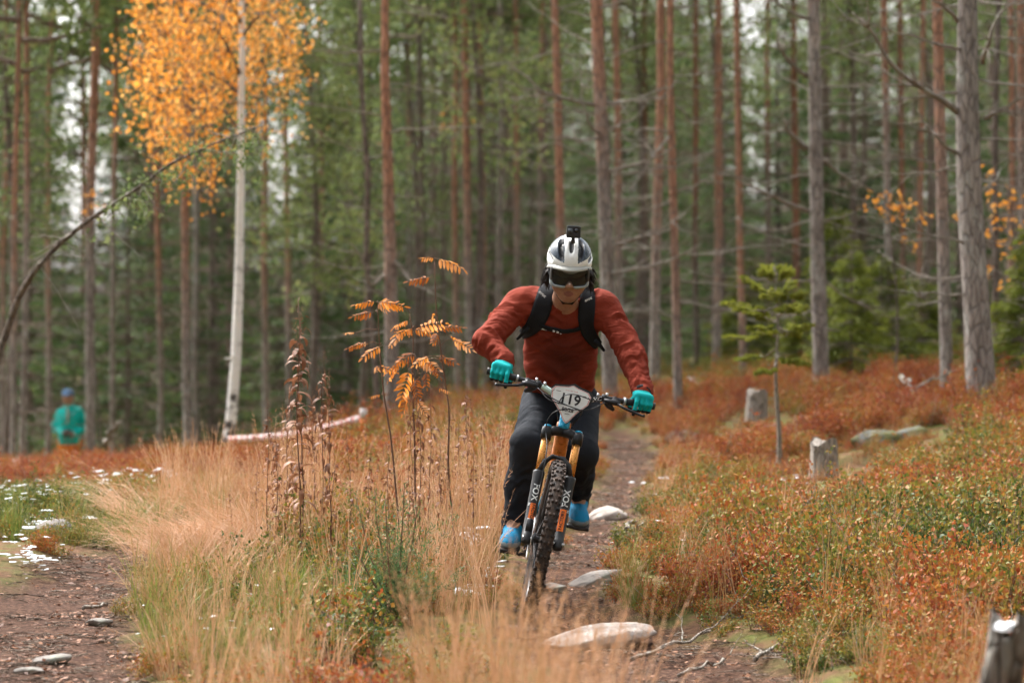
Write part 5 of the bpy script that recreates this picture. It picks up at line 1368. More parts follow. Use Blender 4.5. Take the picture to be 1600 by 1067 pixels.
# ================================================================== bicycle
ROLL, PITCH, YAW, STEER = math.radians(10.5), math.radians(1.5), math.radians(-2.4), math.radians(4)
CT = P(823, 966, 12.8); CT[2] = gz(CT[0], CT[1]) + .004
BR = rotz(YAW) @ rotx(PITCH) @ roty(ROLL)
def BW(p): return CT + BR @ np.asarray(p, float)
bike = empty('mountain_bike'); tag(bike, 'black and blue mountain bike with gold fork legs and race number, ridden on the path', 'bicycle')
bike.matrix_world = Matrix([[*BR[0], CT[0]], [*BR[1], CT[1]], [*BR[2], CT[2]], [0, 0, 0, 1]])
WR = .372
U = np.array((0, math.cos(math.radians(65)), math.sin(math.radians(65)))); Nn = np.array((0, U[2], -U[1]))
AX = np.array((0, 0, WR)); A0 = AX + .044 * Nn
def steer(V):
    V = np.asarray(V, float); c, s = math.cos(STEER), math.sin(STEER); r = V - A0; k = U
    return A0 + r * c + np.cross(np.broadcast_to(k, r.shape), r) * s + np.outer(r @ k, k) * (1 - c) if V.ndim == 2 else A0 + r * c + np.cross(k, r) * s + k * (k @ r) * (1 - c)
def bpart(mb, name, mat, parent=bike, st=False, smooth=True):
    if st: mb.v = [np.asarray(steer(np.asarray(v, float)), np.float32) for v in mb.v]
    o = mb.obj(name, mat, parent, smooth)
    return o
def shade(o, ang=40):
    me = o.data; bm = bmesh.new(); bm.from_mesh(me)
    for e in bm.edges: e.smooth = not (len(e.link_faces) == 2 and e.calc_face_angle(0) > math.radians(ang))
    bm.to_mesh(me); bm.free(); return o
def revolve(prof, n, c, axis_x=True):
    """profile (radius, lateral) turned round the lateral x axis at c"""
    a = np.arange(n) / n * 2 * PI; m = len(prof); pr = np.asarray(prof)
    V = np.stack((np.broadcast_to(pr[None, :, 1], (n, m)), np.cos(a)[:, None] * pr[None, :, 0], np.sin(a)[:, None] * pr[None, :, 0]), -1).reshape(-1, 3) + c
    i = np.arange(n)[:, None] * m; i2 = ((np.arange(n) + 1) % n)[:, None] * m; j = np.arange(m)[None]; k = (j + 1) % m
    return V, np.stack((i + j, i2 + j, i2 + k, i + k), -1).reshape(-1, 4)
def wheel(c, st, name, rear=False):
    root = empty(name, parent=bike)
    th = np.linspace(0, 2 * PI, 15)[:-1]
    V, Q = revolve([(.339 + .028 * math.cos(t), .030 * math.sin(t)) for t in th], 96, c)
    mb = MB().add(V, Q); bpart(mb, 'tyre', [M['tyre']], root, st)
    mb = MB(); nk = 72
    for i in range(nk):
        a = 2 * PI * i / nk
        for lat, rad, sz, off in (((-.0085, .368, (.011, .013, .0085), 0), (.0085, .368, (.011, .013, .0085), 0)) if i % 2 else ((-.018, .3645, (.009, .012, .008), 0), (.018, .3645, (.009, .012, .008), 0))) + ((-.027, .357, (.008, .015, .008), 0), (.027, .357, (.008, .015, .008), 0)):
            R = np.stack((np.array((1, 0, 0)), np.array((0, -math.sin(a), math.cos(a))), np.array((0, math.cos(a), math.sin(a)))), 1)
            mb.box(c + np.array((lat, math.cos(a) * rad, math.sin(a) * rad)), sz, R)
    tag(bpart(mb, 'tread_knobs', [M['tyre']], root, st, False), kind='stuff')
    V, Q = revolve([(.318, -.016), (.318, .016), (.300, .012), (.296, 0), (.300, -.012)], 72, c); bpart(MB().add(V, Q), 'rim', [M['black_metal']], root, st)
    V, Q = revolve([(.012, -.05), (.03, -.045), (.03, -.035), (.016, -.03), (.016, .03), (.03, .035), (.03, .045), (.012, .05)], 24, c); bpart(MB().add(V, Q), 'hub', [M['black_metal']], root, st)
    for i in range(28):
        a = 2 * PI * i / 28; sg = -1 if i % 2 else 1; b = a + (.55 if (i // 2) % 2 else -.55)
        p0 = c + np.array((sg * .04, math.cos(b) * .028, math.sin(b) * .028)); p1 = c + np.array((0, math.cos(a) * .298, math.sin(a) * .298))
        bpart(MB().tube([p0, (p0 + p1) / 2, p1], .0011, 4), 'spoke', [M['black_metal']], root, st)
    xr = -.055
    V, Q = revolve([(.098, xr - .001), (.098, xr + .001), (.082, xr + .001), (.082, xr - .001)], 48, c); bpart(MB().add(V, Q), 'brake_rotor', [M['silver']], root, st)
    return root
wheel(AX, True, 'front_wheel')
RX = np.array((0, 1.235, WR)); wheel(RX, False, 'rear_wheel')

# fork
fork = empty('fork', parent=bike)
FB = AX + .004 * Nn; CL = .53                                      # legs run parallel to the steering axis
for sg in (-1, 1):
    x = sg * .072
    b0 = FB + np.array((x, 0, 0)); off = .030 * Nn
    pts = [b0 - U * .028, b0 - U * .02, b0 + U * .015 + off * .45, b0 + U * .05 + off, b0 + U * .18 + off, b0 + U * .30 + off, b0 + U * .325 + off, b0 + U * .335 + off]
    lg = bpart(MB().tube(pts, [.014, .022, .025, .0245, .0245, .026, .0275, .0265], 18), 'lower_leg', [M['black']], fork, True)
    bpart(MB().tube([b0 + U * .33 + off, b0 + U * .43 + off, b0 + U * CL + off], .0185, 18), 'stanchion', [M['gold']], fork, True)
    bpart(MB().tube([b0 + U * (CL - .035) + off, b0 + U * (CL + .005) + off, b0 + U * (CL + .022) + off, b0 + U * (CL + .024) + off], [.0245, .0255, .024, .019], 18), 'crown_clamp', [M['black_metal']], fork, True)
    bpart(MB().tube([b0 + U * (CL + .024) + off, b0 + U * (CL + .034) + off], [.019, .017], 16), 'top_cap', [M['blue_frame']], fork, True)
    # printing on the leg front: letters and an orange block wrapped round the tube
    front = -Nn
    def wrap(V2, s0, r=.0262):
        out = []
        for lx, lz in V2:
            a = lx / r; c = b0 + U * (s0 + lz) + off; out.append(c + (front * math.cos(a) + np.array((1, 0, 0)) * math.sin(a)) * r)
        return np.array(out)
    rs = np.array(((0, 1), (-1, 0)))                                # run up the leg
    def strip(name, w, s0, h, mat, xoff=0.0, r=.0258):
        nx_, nz_ = 8, 10; gx_, gz_ = np.meshgrid(np.linspace(-w / 2, w / 2, nx_) + xoff, np.linspace(-h / 2, h / 2, nz_))
        V = wrap(np.stack((gx_.ravel(), gz_.ravel()), -1), s0, r); i = (np.arange(nz_ - 1)[:, None] * nx_ + np.arange(nx_ - 1)[None]).ravel()
        return bpart(MB().add(V, np.stack((i, i + 1, i + nx_ + 1, i + nx_), -1)), name, mat, lg, True)
    strip('orange_block', .032, .118, .105, [M['orange_print']], sg * -.004, .0262)
    for body, sz, s0, mat, xo in (('FOX', .042, .225, M['white_print'], 0.), ('FACTORY', .021, .118, M['black_print'], sg * -.004), ('36', .016, .165, M['white_print'], sg * .020)):
        V, F = text_geo(body, sz, 0)
        V2 = np.stack((V[:, 1] * (1 if sg < 0 else -1) + xo, V[:, 0] * (-1 if sg < 0 else 1)), -1)
        V3 = steer(wrap(V2, s0, .0276 if body == 'FACTORY' else .0270)); raw_obj('lettering', V3, F, mat, lg)
V = []
cr0 = FB + .030 * Nn + U * CL
crown = MB()
for sg in (-1, 1):
    crown.tube([cr0 + np.array((sg * .066, 0, 0)) + U * .002, cr0 + np.array((sg * .042, 0, 0)) + U * .016 + Nn * .006, cr0 + U * .026 + Nn * .012], [.019, .022, .026], 14)
bpart(crown, 'crown', [M['black_metal']], fork, True)
ar = FB + .030 * Nn + U * .335
bpart(MB().tube([ar + np.array((-.070, 0, 0)) - Nn * .012, ar + np.array((-.055, 0, 0)) + U * .045 - Nn * .022, ar + np.array((-.025, 0, 0)) + U * .075 - Nn * .028, ar + np.array((.025, 0, 0)) + U * .075 - Nn * .028, ar + np.array((.055, 0, 0)) + U * .045 - Nn * .022, ar + np.array((.070, 0, 0)) - Nn * .012], [.014, .013, .012, .012, .013, .014], 10), 'fork_arch', [M['black']], fork, True)
bpart(MB().tube([FB + np.array((-.092, 0, 0)), FB + np.array((.10, 0, 0))], .010, 12), 'axle', [M['silver']], fork, True)
bpart(MB().box(FB + np.array((-.070, .035, .05)), (.03, .05, .07)), 'brake_caliper', [M['black_metal']], fork, True)
# frame
HT0, HT1 = cr0 + U * .03 + Nn * .012, cr0 + U * .145 + Nn * .012
bpart(MB().tube([HT0, HT0 + U * .02, (HT0 + HT1) / 2, HT1 - U * .02, HT1], [.031, .0275, .025, .0265, .029], 20), 'head_tube', [M['blue_frame']])
BB = np.array((0, .80, .300)); ST = np.array((0, .93, .70))
bpart(MB().tube([HT0 + U * .03, HT0 * .5 + BB * .5 + np.array((0, 0, -.02)), BB + np.array((0, -.01, .03))], [.033, .034, .036], 16), 'down_tube', [M['orange_frame']])
bpart(MB().tube([HT1 - U * .03, (HT1 + ST) / 2 + np.array((0, 0, -.02)), ST], [.024, .023, .022], 14), 'top_tube', [M['blue_frame']])
bpart(MB().tube([BB, ST, ST + (ST - BB) * .1], [.026, .020, .019], 14), 'seat_tube', [M['blue_frame']])
for sg in (-1, 1):
    bpart(MB().tube([BB + np.array((sg * .03, .03, .01)), BB + np.array((sg * .05, .2, .03)), RX + np.array((sg * .07, 0, 0))], [.016, .014, .012], 10), 'chain_stay', [M['black']])
    bpart(MB().tube([ST + np.array((sg * .02, .0, -.12)), RX + np.array((sg * .07, 0, 0))], [.012, .010], 10), 'seat_stay', [M['blue_frame']])
bpart(MB().tube([ST, ST + np.array((0, .035, .10))], .0155, 12), 'seat_post', [M['black']])
sd = ST + np.array((0, .06, .125))
sdf_obj('saddle', s_union([s_ell(sd + np.array((0, .07, 0)), (.07, .09, .022)), s_cap(sd + np.array((0, .02, 0)), sd + np.array((0, -.13, .002)), .03, .018)], .04), sd + np.array((-.1, -.18, -.06)), sd + np.array((.1, .19, .06)), .008, [M['black']], bike)
CA = math.radians(25)                                              # image-left crank points forward and down
PED = {}
for sg in (-1, 1):
    dv = np.array((0, -math.cos(CA), -math.sin(CA))) * (-sg) * .170; x0 = sg * .062
    bpart(MB().tube([BB + np.array((x0, 0, 0)), BB + np.array((x0 + sg * .012, 0, 0)) + dv * .5, BB + np.array((x0 + sg * .018, 0, 0)) + dv], [.017, .012, .014], 10), 'crank_arm', [M['black_metal']])
    pc = BB + np.array((sg * .148, 0, 0)) + dv; PED[sg] = pc
    pd = MB(); pd.box(pc, (.105, .10, .014)); pd.tube([pc + np.array((-sg * .07, 0, 0)), pc + np.array((sg * .05, 0, 0))], .010, 8); bpart(pd, 'pedal', [M['black_metal']], smooth=False)
V, Q = revolve([(.066, -.003), (.066, .003), (.05, .003), (.05, -.003)], 40, BB + np.array((-.05, 0, 0))); bpart(MB().add(V, Q), 'chainring', [M['black_metal']])
# cockpit
S0 = HT1 + U * .028; BC = S0 + U * .012 - Nn * .012 + np.array((0, -.042, .004))
bpart(MB().tube([HT1 + U * .002, HT1 + U * .052], .020, 16), 'spacer', [M['black']], st=True)
bpart(MB().tube([S0, BC + np.array((0, .01, 0)), BC], [.021, .019, .021], 14), 'stem', [M['black_metal']], st=True)
def barp(x):
    s = np.clip((abs(x) - .05) / .34, 0, 1); rise = .030 * np.clip((abs(x) - .06) / .09, 0, 1)
    return BC + np.array((x, .055 * s ** 1.3, rise + .012 * s))
xs_ = np.linspace(-.395, .395, 41)
bpart(MB().tube([barp(x) for x in xs_], [.0159 if abs(x) < .06 else .0125 for x in xs_], 14), 'handlebar', [M['black_metal']], st=True)
for sg in (-1, 1):
    gx_ = np.linspace(.255, .395, 24)
    bpart(MB().tube([barp(sg * x) for x in gx_], [.0165 + .0012 * (i % 2) for i in range(24)], 14), 'grip', [M['black']], st=True)
    bpart(MB().tube([barp(sg * .246), barp(sg * .256)], .0195, 14), 'lock_ring', [M['silver']], st=True)
    c = barp(sg * .205); lv = MB()
    lv.tube([c + np.array((sg * -.05, -.03, -.012)), c + np.array((0, -.035, -.010)), c + np.array((sg * .025, -.040, -.012))], [.011, .014, .010], 10)
    lv.tube([c + np.array((0, 0, 0)), c + np.array((0, -.035, -.01))], [.018, .012], 10)
    mc = bpart(lv, 'brake_master', [M['black_metal']], st=True)
    bpart(MB().tube([c + np.array((sg * .015, -.045, -.014)), c + np.array((sg * .05, -.066, -.026)), c + np.array((sg * .10, -.062, -.036)), c + np.array((sg * .135, -.066, -.042)), c + np.array((sg * .142, -.074, -.040))], [.007, .0065, .006, .006, .007], 8), 'brake_lever', [M['black_metal']], mc, True)
    c2 = barp(sg * .155)
    sh = MB(); sh.tube([c2 + np.array((0, .002, 0)), c2 + np.array((sg * .03, -.012, -.03)), c2 + np.array((sg * .055, -.01, -.045))], [.017, .015, .008], 10); sh.tube([c2 + np.array((-sg * .012, 0, 0)), c2 + np.array((sg * .012, 0, 0))], .018, 12)
    bpart(sh, 'shifter' if sg < 0 else 'dropper_lever', [M['black']], st=True)
    for kx in (.125, .165):
        bpart(MB().tube([barp(sg * kx) + np.array((0, -.006, .010)), barp(sg * kx) + np.array((0, -.004, .026))], [.008, .006], 8), 'clamp_bolt', [M['silver']], st=True)
bpart(MB().tube([barp(x) for x in np.linspace(-.135, -.075, 8)], .0140, 14), 'bar_sticker', [plain('mint_sticker', (.55, .72, .66), .5)], st=True)
V, F = text_geo('XC', .028, 0)
raw_obj('lettering', steer(np.array([barp(.125 + v[0]) + np.array((0, -.0142, v[1] - .002)) for v in V])), F, M['white_print'], bike)
# race number plate
PC = BC + np.array((0, -.062, .004)); PR = rotx(math.radians(-10))
out = np.array([(-.092, .026), (-.078, .042), (-.02, .050), (.004, .060), (.03, .050), (.078, .040), (.093, .022), (.086, -.016), (.040, -.066), (.012, -.108), (0, -.118), (-.012, -.108), (-.040, -.066), (-.086, -.016)])
def plate(o2, y0, y1, name, mat, par):
    n = len(o2); V = np.array([PC + PR @ np.array((x, y, z)) for y in (y0, y1) for x, z in o2]); V = steer(V)
    F = [tuple(range(n)), tuple(range(2 * n - 1, n - 1, -1))] + [(i, i + n, (i + 1) % n + n, (i + 1) % n) for i in range(n)]
    return raw_obj(name, V, F, mat, par)
pl = plate(out, -.0035, -.0005, 'number_plate', M['white_print'], bike)
plate(out * 1.07 + np.array((.004, .006)), .004, .0, 'plate_backing', M['black'], pl)
ctr_ = out.mean(0)
def ptext(body, sz, x, z, mat, rot=0.0):
    V, F = text_geo(body, sz, 0.0); c, s = math.cos(rot), math.sin(rot)
    raw_obj('lettering', steer(np.array([PC + PR @ np.array((x + v[0] * c - v[1] * s, -.0050, z + v[0] * s + v[1] * c)) for v in V])), F, mat, pl)
ptext('119', .066, .0, -.008, M['black_print']); ptext('80/28', .024, -.002, -.056, M['black_print']); ptext('enduro', .008, 0, -.074, M['black_print'])
ptext('---- --- ----', .014, 0, .034, plain('red_print', (.6, .14, .12), .6))
for x, z, w, r in ((-.06, .022, .022, 0), (.06, .020, .022, 0), (-.084, .018, .018, .9), (.084, .014, .018, -.9)):
    c, s = math.cos(r), math.sin(r); q = [(-w / 2, -.0012), (w / 2, -.0012), (w / 2, .0012), (-w / 2, .0012)]
    raw_obj('printed_line', steer(np.array([PC + PR @ np.array((x + a * c - b * s, -.0048, z + a * s + b * c)) for a, b in q])), [(0, 1, 2, 3)], M['black_print'], pl)
rim_ = np.concatenate((out * .985, out * .93)); n = len(out)
raw_obj('red_border', steer(np.array([PC + PR @ np.array((x, -.0042, z)) for x, z in rim_])), [(i, (i + 1) % n, (i + 1) % n + n, i + n) for i in range(n)], plain('pale_red_print', (.62, .33, .32), .6), pl)
# hoses
def hose(pts, r=.0026, mat='black'):
    p = np.array(pts, float); t = np.linspace(0, 1, len(p)); s = np.linspace(0, 1, 26); q = np.stack([np.interp(s, t, p[:, i]) for i in range(3)], -1)
    for _ in range(6): q[1:-1] = (q[:-2] + 2 * q[1:-1] + q[2:]) / 4
    bpart(MB().tube(q, r, 6), 'hose', [M[mat]], st=True)
L0, R0 = barp(-.16) + np.array((0, -.035, -.015)), barp(.16) + np.array((0, -.035, -.015))
hose([L0, PC + np.array((-.10, -.02, -.012)), PC + np.array((0, -.035, -.036)), PC + np.array((.05, -.03, -.040)), PC + np.array((.075, .0, -.05)), HT0 + np.array((.03, .06, .03))])
hose([L0 + np.array((.02, 0, -.01)), PC + np.array((-.10, -.015, -.03)), PC + np.array((-.03, -.04, -.030)), PC + np.array((.045, -.03, -.040)), PC + np.array((.07, .02, -.06)), HT0 + np.array((.035, .06, .02))])
hose([R0, PC + np.array((.10, -.02, -.045)), PC + np.array((0, -.045, -.042)), PC + np.array((-.075, -.035, -.07)), PC + np.array((-.09, -.02, -.14)), PC + np.array((-.07, .0, -.20)), FB + np.array((-.06, -.02, .42)), FB + np.array((-.06, .0, .10))])
hose([R0 + np.array((-.02, 0, 0)), PC + np.array((.09, -.03, .012)), PC + np.array((.02, -.04, .028)), PC + np.array((-.045, -.035, .01)), PC + np.array((-.05, .01, -.07)), HT0 + np.array((-.03, .05, .04))])
print('PX bar', [tuple(round(v) for v in proj(BW(steer(barp(x))))) for x in (-.39, -.33, 0, .33, .39)], 'axle', proj(BW(AX)), 'ped', [proj(BW(PED[s])) for s in (-1, 1)], [BW(PED[s]) for s in (-1, 1)])

# ================================================================== rider
RO = np.array(BW((0, .8, 0))); RO[2] = gz(RO[0], RO[1])
rider = empty('person', RO); tag(rider, 'rider in rust-red jersey, white helmet and teal gloves crouching on the mountain bike', 'person')
def place_hand(sg):
    """frame at the grip: e1 inwards along the bar, e2 up, e3 to the front"""
    G = BW(steer(barp(sg * .330))); a = nrm(BW(steer(barp(sg * .29))) - BW(steer(barp(sg * .37))))
    e3 = nrm(np.array((0, -1, -.15)) - a * (a @ np.array((0, -1, -.15)))); e2 = np.cross(a, e3) * (1 if np.cross(a, e3)[2] > 0 else -1)
    return G, a, e2, e3
HAND = {s: place_hand(s) for s in (-1, 1)}
def HP(s, x, y, z): G, a, b, c = HAND[s]; return G + a * x + b * y + c * z
WRI = {s: HP(s, -.014, .052, -.070) for s in (-1, 1)}
SHO = {-1: P(807, 478, 13.47), 1: P(947, 482, 13.50)}
ELB = {-1: P(760, 534, 13.27), 1: P(988, 558, 13.33)}
PEL = P(875, 612, 13.86); CHE = P(876, 530, 13.60); NEK = P(880, 478, 13.44)
HIP = {-1: P(845, 628, 13.84), 1: P(907, 630, 13.86)}
def pedw(s): return BW(PED[s])
FT_ = {}
for s in (-1, 1):
    ball = pedw(s) + np.array((0, 0, .022)); toe = nrm(np.array((-.10 if s < 0 else .05, -1, -.16 if s < 0 else -.30))); up = nrm(np.array((.10, 0, 1)) - toe * (toe @ np.array((.10, 0, 1)))); side = np.cross(toe, up)
    FT_[s] = (ball, toe, up, side)
ANK = {s: FT_[s][0] - FT_[s][1] * .135 + FT_[s][2] * .088 for s in (-1, 1)}
KNE = {-1: P(825, 695, 13.49), 1: P(908, 708, 13.55)}
for s in (-1, 1):
    print('LEN', s, 'uarm %.2f farm %.2f thigh %.2f shin %.2f' % tuple(np.linalg.norm(a - b) for a, b in ((SHO[s], ELB[s]), (ELB[s], WRI[s]), (HIP[s], KNE[s]), (KNE[s], ANK[s]))), 'wrist', proj(WRI[s]), 'ank', proj(ANK[s]))
HC = P(889, 425, 13.26); HR = rotz(math.radians(2)) @ roty(math.radians(3)) @ rotx(math.radians(20))
def H(x, y, z): return HC + HR @ np.array((x, y, z))
TR = rotx(math.radians(38))                                        # trunk leaning to the bars
def body_sdf():
    fs = [s_ell(PEL, (.15, .125, .13), TR), s_ell(CHE, (.155, .105, .20), TR), s_cap(SHO[-1] * .8 + SHO[1] * .2, SHO[1] * .8 + SHO[-1] * .2, .07), s_cap(CHE + np.array((0, .05, .1)), NEK, .08, .058)]
    for s in (-1, 1):
        fs += [s_cap(SHO[s], ELB[s], .050, .038), s_cap(ELB[s], WRI[s], .038, .026), s_cap(WRI[s], HP(s, -.004, .040, .005), .024, .012), s_cap(HIP[s], KNE[s], .075, .052), s_cap(KNE[s], ANK[s], .05, .034), s_cap(ANK[s], FT_[s][0] + FT_[s][2] * .02, .034, .03)]
    A = s_union(fs, .05)
    hd = s_union([s_ell(H(0, .010, .035), (.077, .097, .100), HR), s_ell(H(0, -.022, -.035), (.066, .078, .090), HR), s_ell(H(0, -.060, -.095), (.040, .040, .034), HR), s_cap(H(-.042, -.055, -.045), H(.042, -.055, -.045), .034)], .035)
    hd = s_union([hd, s_cap(H(0, .02, -.07), NEK + np.array((0, .02, -.02)), .056, .066)], .03)
    det = s_union([s_cap(H(0, -.094, .012), H(0, -.112, -.030), .009, .014), s_ell(H(-.013, -.104, -.034), (.010, .011, .009), HR), s_ell(H(.013, -.104, -.034), (.010, .011, .009), HR)], .012)
    hd = s_union([hd, det], .016)
    hd = s_union([hd, s_ell(H(0, -.096, -.066), (.021, .010, .0065), HR), s_ell(H(0, -.094, -.079), (.018, .011, .0075), HR)], .008)
    hd = s_sub(hd, [s_cap(H(-.019, -.107, -.0722), H(.019, -.107, -.0722), .0022), s_ell(H(-.032, -.098, .008), (.018, .016, .012), HR), s_ell(H(.032, -.098, .008), (.018, .016, .012), HR)], .006)
    ears = [s_ell(H(s * .078, .012, -.008), (.010, .018, .030), HR) for s in (-1, 1)]
    return s_union([A, s_union([hd] + ears, .01)], .03)
lo = np.minimum.reduce([HC - .2, WRI[-1] - .1, FT_[-1][0] - .1, FT_[1][0] - .1, WRI[1] - .1]); hi = np.maximum.reduce([HC + .16, WRI[1] + .12, PEL + .2, HIP[1] + .2, ANK[1] + .1])
body, BV, BQ = sdf_obj('body', body_sdf(), lo, hi, .016, [M['skin'], M['lips']], rider, 1,
                       fine=((HC[0] - .1, HC[0] + .1, .004), (HC[1] - .15, HC[1] + .1, .004), (HC[2] - .15, HC[2] + .15, .004)), origin=RO,
                       matfn=lambda c: ((((c - HC) @ HR)[:, 0] / .023) ** 2 + ((((c - HC) @ HR)[:, 2] + .0730) / .0125) ** 2 < 1) & (((c - HC) @ HR)[:, 1] < -.090))
for s in (-1, 1):                                                  # eyes behind the goggles
    e = H(s * .032, -.082, .008); mb = MB(); bm = bmesh.new(); bmesh.ops.create_uvsphere(bm, u_segments=16, v_segments=10, radius=.0125); V = np.array([v.co[:] for v in bm.verts]) + e - RO; F = [tuple(v.index for v in f.verts) for f in bm.faces]; bm.free()
    raw_obj('eye', V, F, plain('eye_white', (.6, .58, .55), .2, .5, var=.05), rider)

def limb_folds(a, b, amp, fr=58, seed=0):
    """cloth creases running round a limb, broken and uneven"""
    a, b = np.asarray(a), np.asarray(b); d = b - a; L = np.linalg.norm(d); d = d / L; u = nrm(np.cross(d, (0.3, 1, .2))); w = np.cross(d, u)
    def f(V):
        r = V - a; t = r @ d; q = r - np.outer(t, d); rad = np.linalg.norm(q, axis=1); ang = np.arctan2(q @ w, q @ u)
        m = np.clip(1 - (rad - .06) / .07, 0, 1) * np.clip((t + .05) / .06, 0, 1) * np.clip((L + .05 - t) / .06, 0, 1)
        ca, sa = np.cos(ang), np.sin(ang)
        tw = t + .020 * vnoise(ca * 1.5 + 3, sa * 1.5 + t * 6, 1.0, 60 + seed) + .012 * ca
        ridge = 1 - np.abs(vnoise(tw * fr * .55, ca * 1.1 + seed, 1.0, 62 + seed)) * 2
        fine = 1 - np.abs(vnoise(tw * fr * 1.2 + ca * 2, sa * 2.0 + seed, 1.0, 64 + seed)) * 2
        env = np.clip(.6 + .8 * vnoise(ca * 1.3 + seed, t * 11 + sa, 1.0, 70 + seed), .1, 1.3)
        return m * amp * env * (.75 * ridge + .35 * fine - .25)
    return f
def jersey_sdf():
    fs = [s_ell(PEL + np.array((0, -.01, .03)), (.166, .145, .13), TR), s_ell(CHE, (.172, .115, .215), TR), s_ell(P(876, 572, 13.70), (.172, .135, .20), TR), s_ell(P(876, 505, 13.53), (.172, .108, .12), TR), s_cap(SHO[-1] * .85 + SHO[1] * .15, SHO[1] * .85 + SHO[-1] * .15, .078), s_cap(CHE + np.array((0, .05, .1)), NEK + np.array((0, .015, 0)), .085, .066)] + [s_cap(NEK + np.array((s * .03, .06, .02)), SHO[s] * .8 + NEK * .2 + np.array((0, .03, .015)), .055, .06) for s in (-1, 1)]
    tor = s_union(fs, .07)
    arms = [s_union([s_cap(SHO[s], ELB[s], .070, .061), s_cap(ELB[s], WRI[s], .061, .043), s_cap(WRI[s], HP(s, -.004, .044, -.045), .043, .040)], .03) for s in (-1, 1)]
    hem = s_half(PEL + np.array((0, 0, -.050)), (0, -.35, -1)); return s_union([s_and(tor, hem)] + arms, .05)
JS = jersey_sdf()
fl = [limb_folds(SHO[s], ELB[s], .012, 48, 2 + s) for s in (-1, 1)] + [limb_folds(ELB[s], WRI[s], .013, 70, 5 + s) for s in (-1, 1)]
def jersey_disp(V):
    d = sum(f(V) for f in fl)
    x, z, y = V[:, 0] - CHE[0], V[:, 2] - CHE[2], V[:, 1]
    m = np.clip(1 - np.abs(x) / .19, 0, 1) ** .5
    return d + m * (.024 * (.5 - np.abs(vnoise(x * 6 + z * 3, z * 26 - np.abs(x) * 16, 1, 81))) + .014 * (.5 - np.abs(vnoise(x * 12, z * 44 - x * 20, 1, 82))))
lo = np.minimum.reduce([ELB[-1], WRI[-1], CHE, PEL]) - .17; hi = np.maximum.reduce([ELB[1], WRI[1], CHE, PEL, SHO[1]]) + .19
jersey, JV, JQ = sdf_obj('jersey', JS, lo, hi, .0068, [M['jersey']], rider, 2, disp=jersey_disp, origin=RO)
_dj = JV - (CHE + np.array((.01, -.10, -.10)))                     # chest shade painted into the jersey colour, together with muddy staining
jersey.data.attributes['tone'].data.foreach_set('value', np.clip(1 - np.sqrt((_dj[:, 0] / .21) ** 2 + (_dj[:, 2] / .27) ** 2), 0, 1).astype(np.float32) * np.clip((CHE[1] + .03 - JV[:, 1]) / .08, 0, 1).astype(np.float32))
for s in (-1, 1):                                                  # cuffs
    a, b = WRI[s], HP(s, -.004, .042, -.030); MB().tube([a + (b - a) * .55 - RO, a + (b - a) * 1.0 - RO], [.043, .039], 20).obj('cuff', [M['strap']], jersey, True)
ring = [NEK + np.array((0, -.010, .012)) + (HR @ np.array((math.cos(a) * .066, math.sin(a) * .068, .004 + .012 * math.sin(a)))) - RO for a in np.linspace(0, 2 * PI, 30)]
MB().tube(ring, .0085, 8).obj('collar', [M['collar']], jersey, True)

def pants_sdf():
    fs = [s_ell(PEL + np.array((0, .01, -.03)), (.163, .145, .135), TR)]
    for s in (-1, 1):
        mid = (KNE[s] + ANK[s]) / 2 + np.array((0, .02, 0))
        fs += [s_cap(HIP[s], KNE[s], .095, .076), s_cap(KNE[s], mid, .077, .070), s_cap(mid, ANK[s] - (KNE[s] - ANK[s]) * .10, .068, .054)]
    return s_and(s_union(fs, .045), s_half(PEL + np.array((0, 0, .10)), (0, 0, 1)))
pf = [limb_folds(HIP[s], KNE[s], .012, 34, 11 + s) for s in (-1, 1)] + [limb_folds(KNE[s], ANK[s], .015, 40, 15 + s) for s in (-1, 1)]
lo = np.minimum.reduce([KNE[-1], ANK[-1], ANK[1], PEL]) - .16; hi = np.maximum.reduce([HIP[1], KNE[1], ANK[1], PEL]) + .2
pants, PV, PQ = sdf_obj('trousers', pants_sdf(), lo, hi, .0095, [M['pants']], rider, 2, disp=lambda V: sum(f(V) for f in pf), origin=RO)
for s in (-1, 1):                                                  # knee pads under the cloth, hems
    q = ANK[s] - (KNE[s] - ANK[s]) * .17; MB().tube([q - RO, ANK[s] - (KNE[s] - ANK[s]) * .06 - RO], [.053, .055], 20).obj('hem', [M['strap']], pants, True)

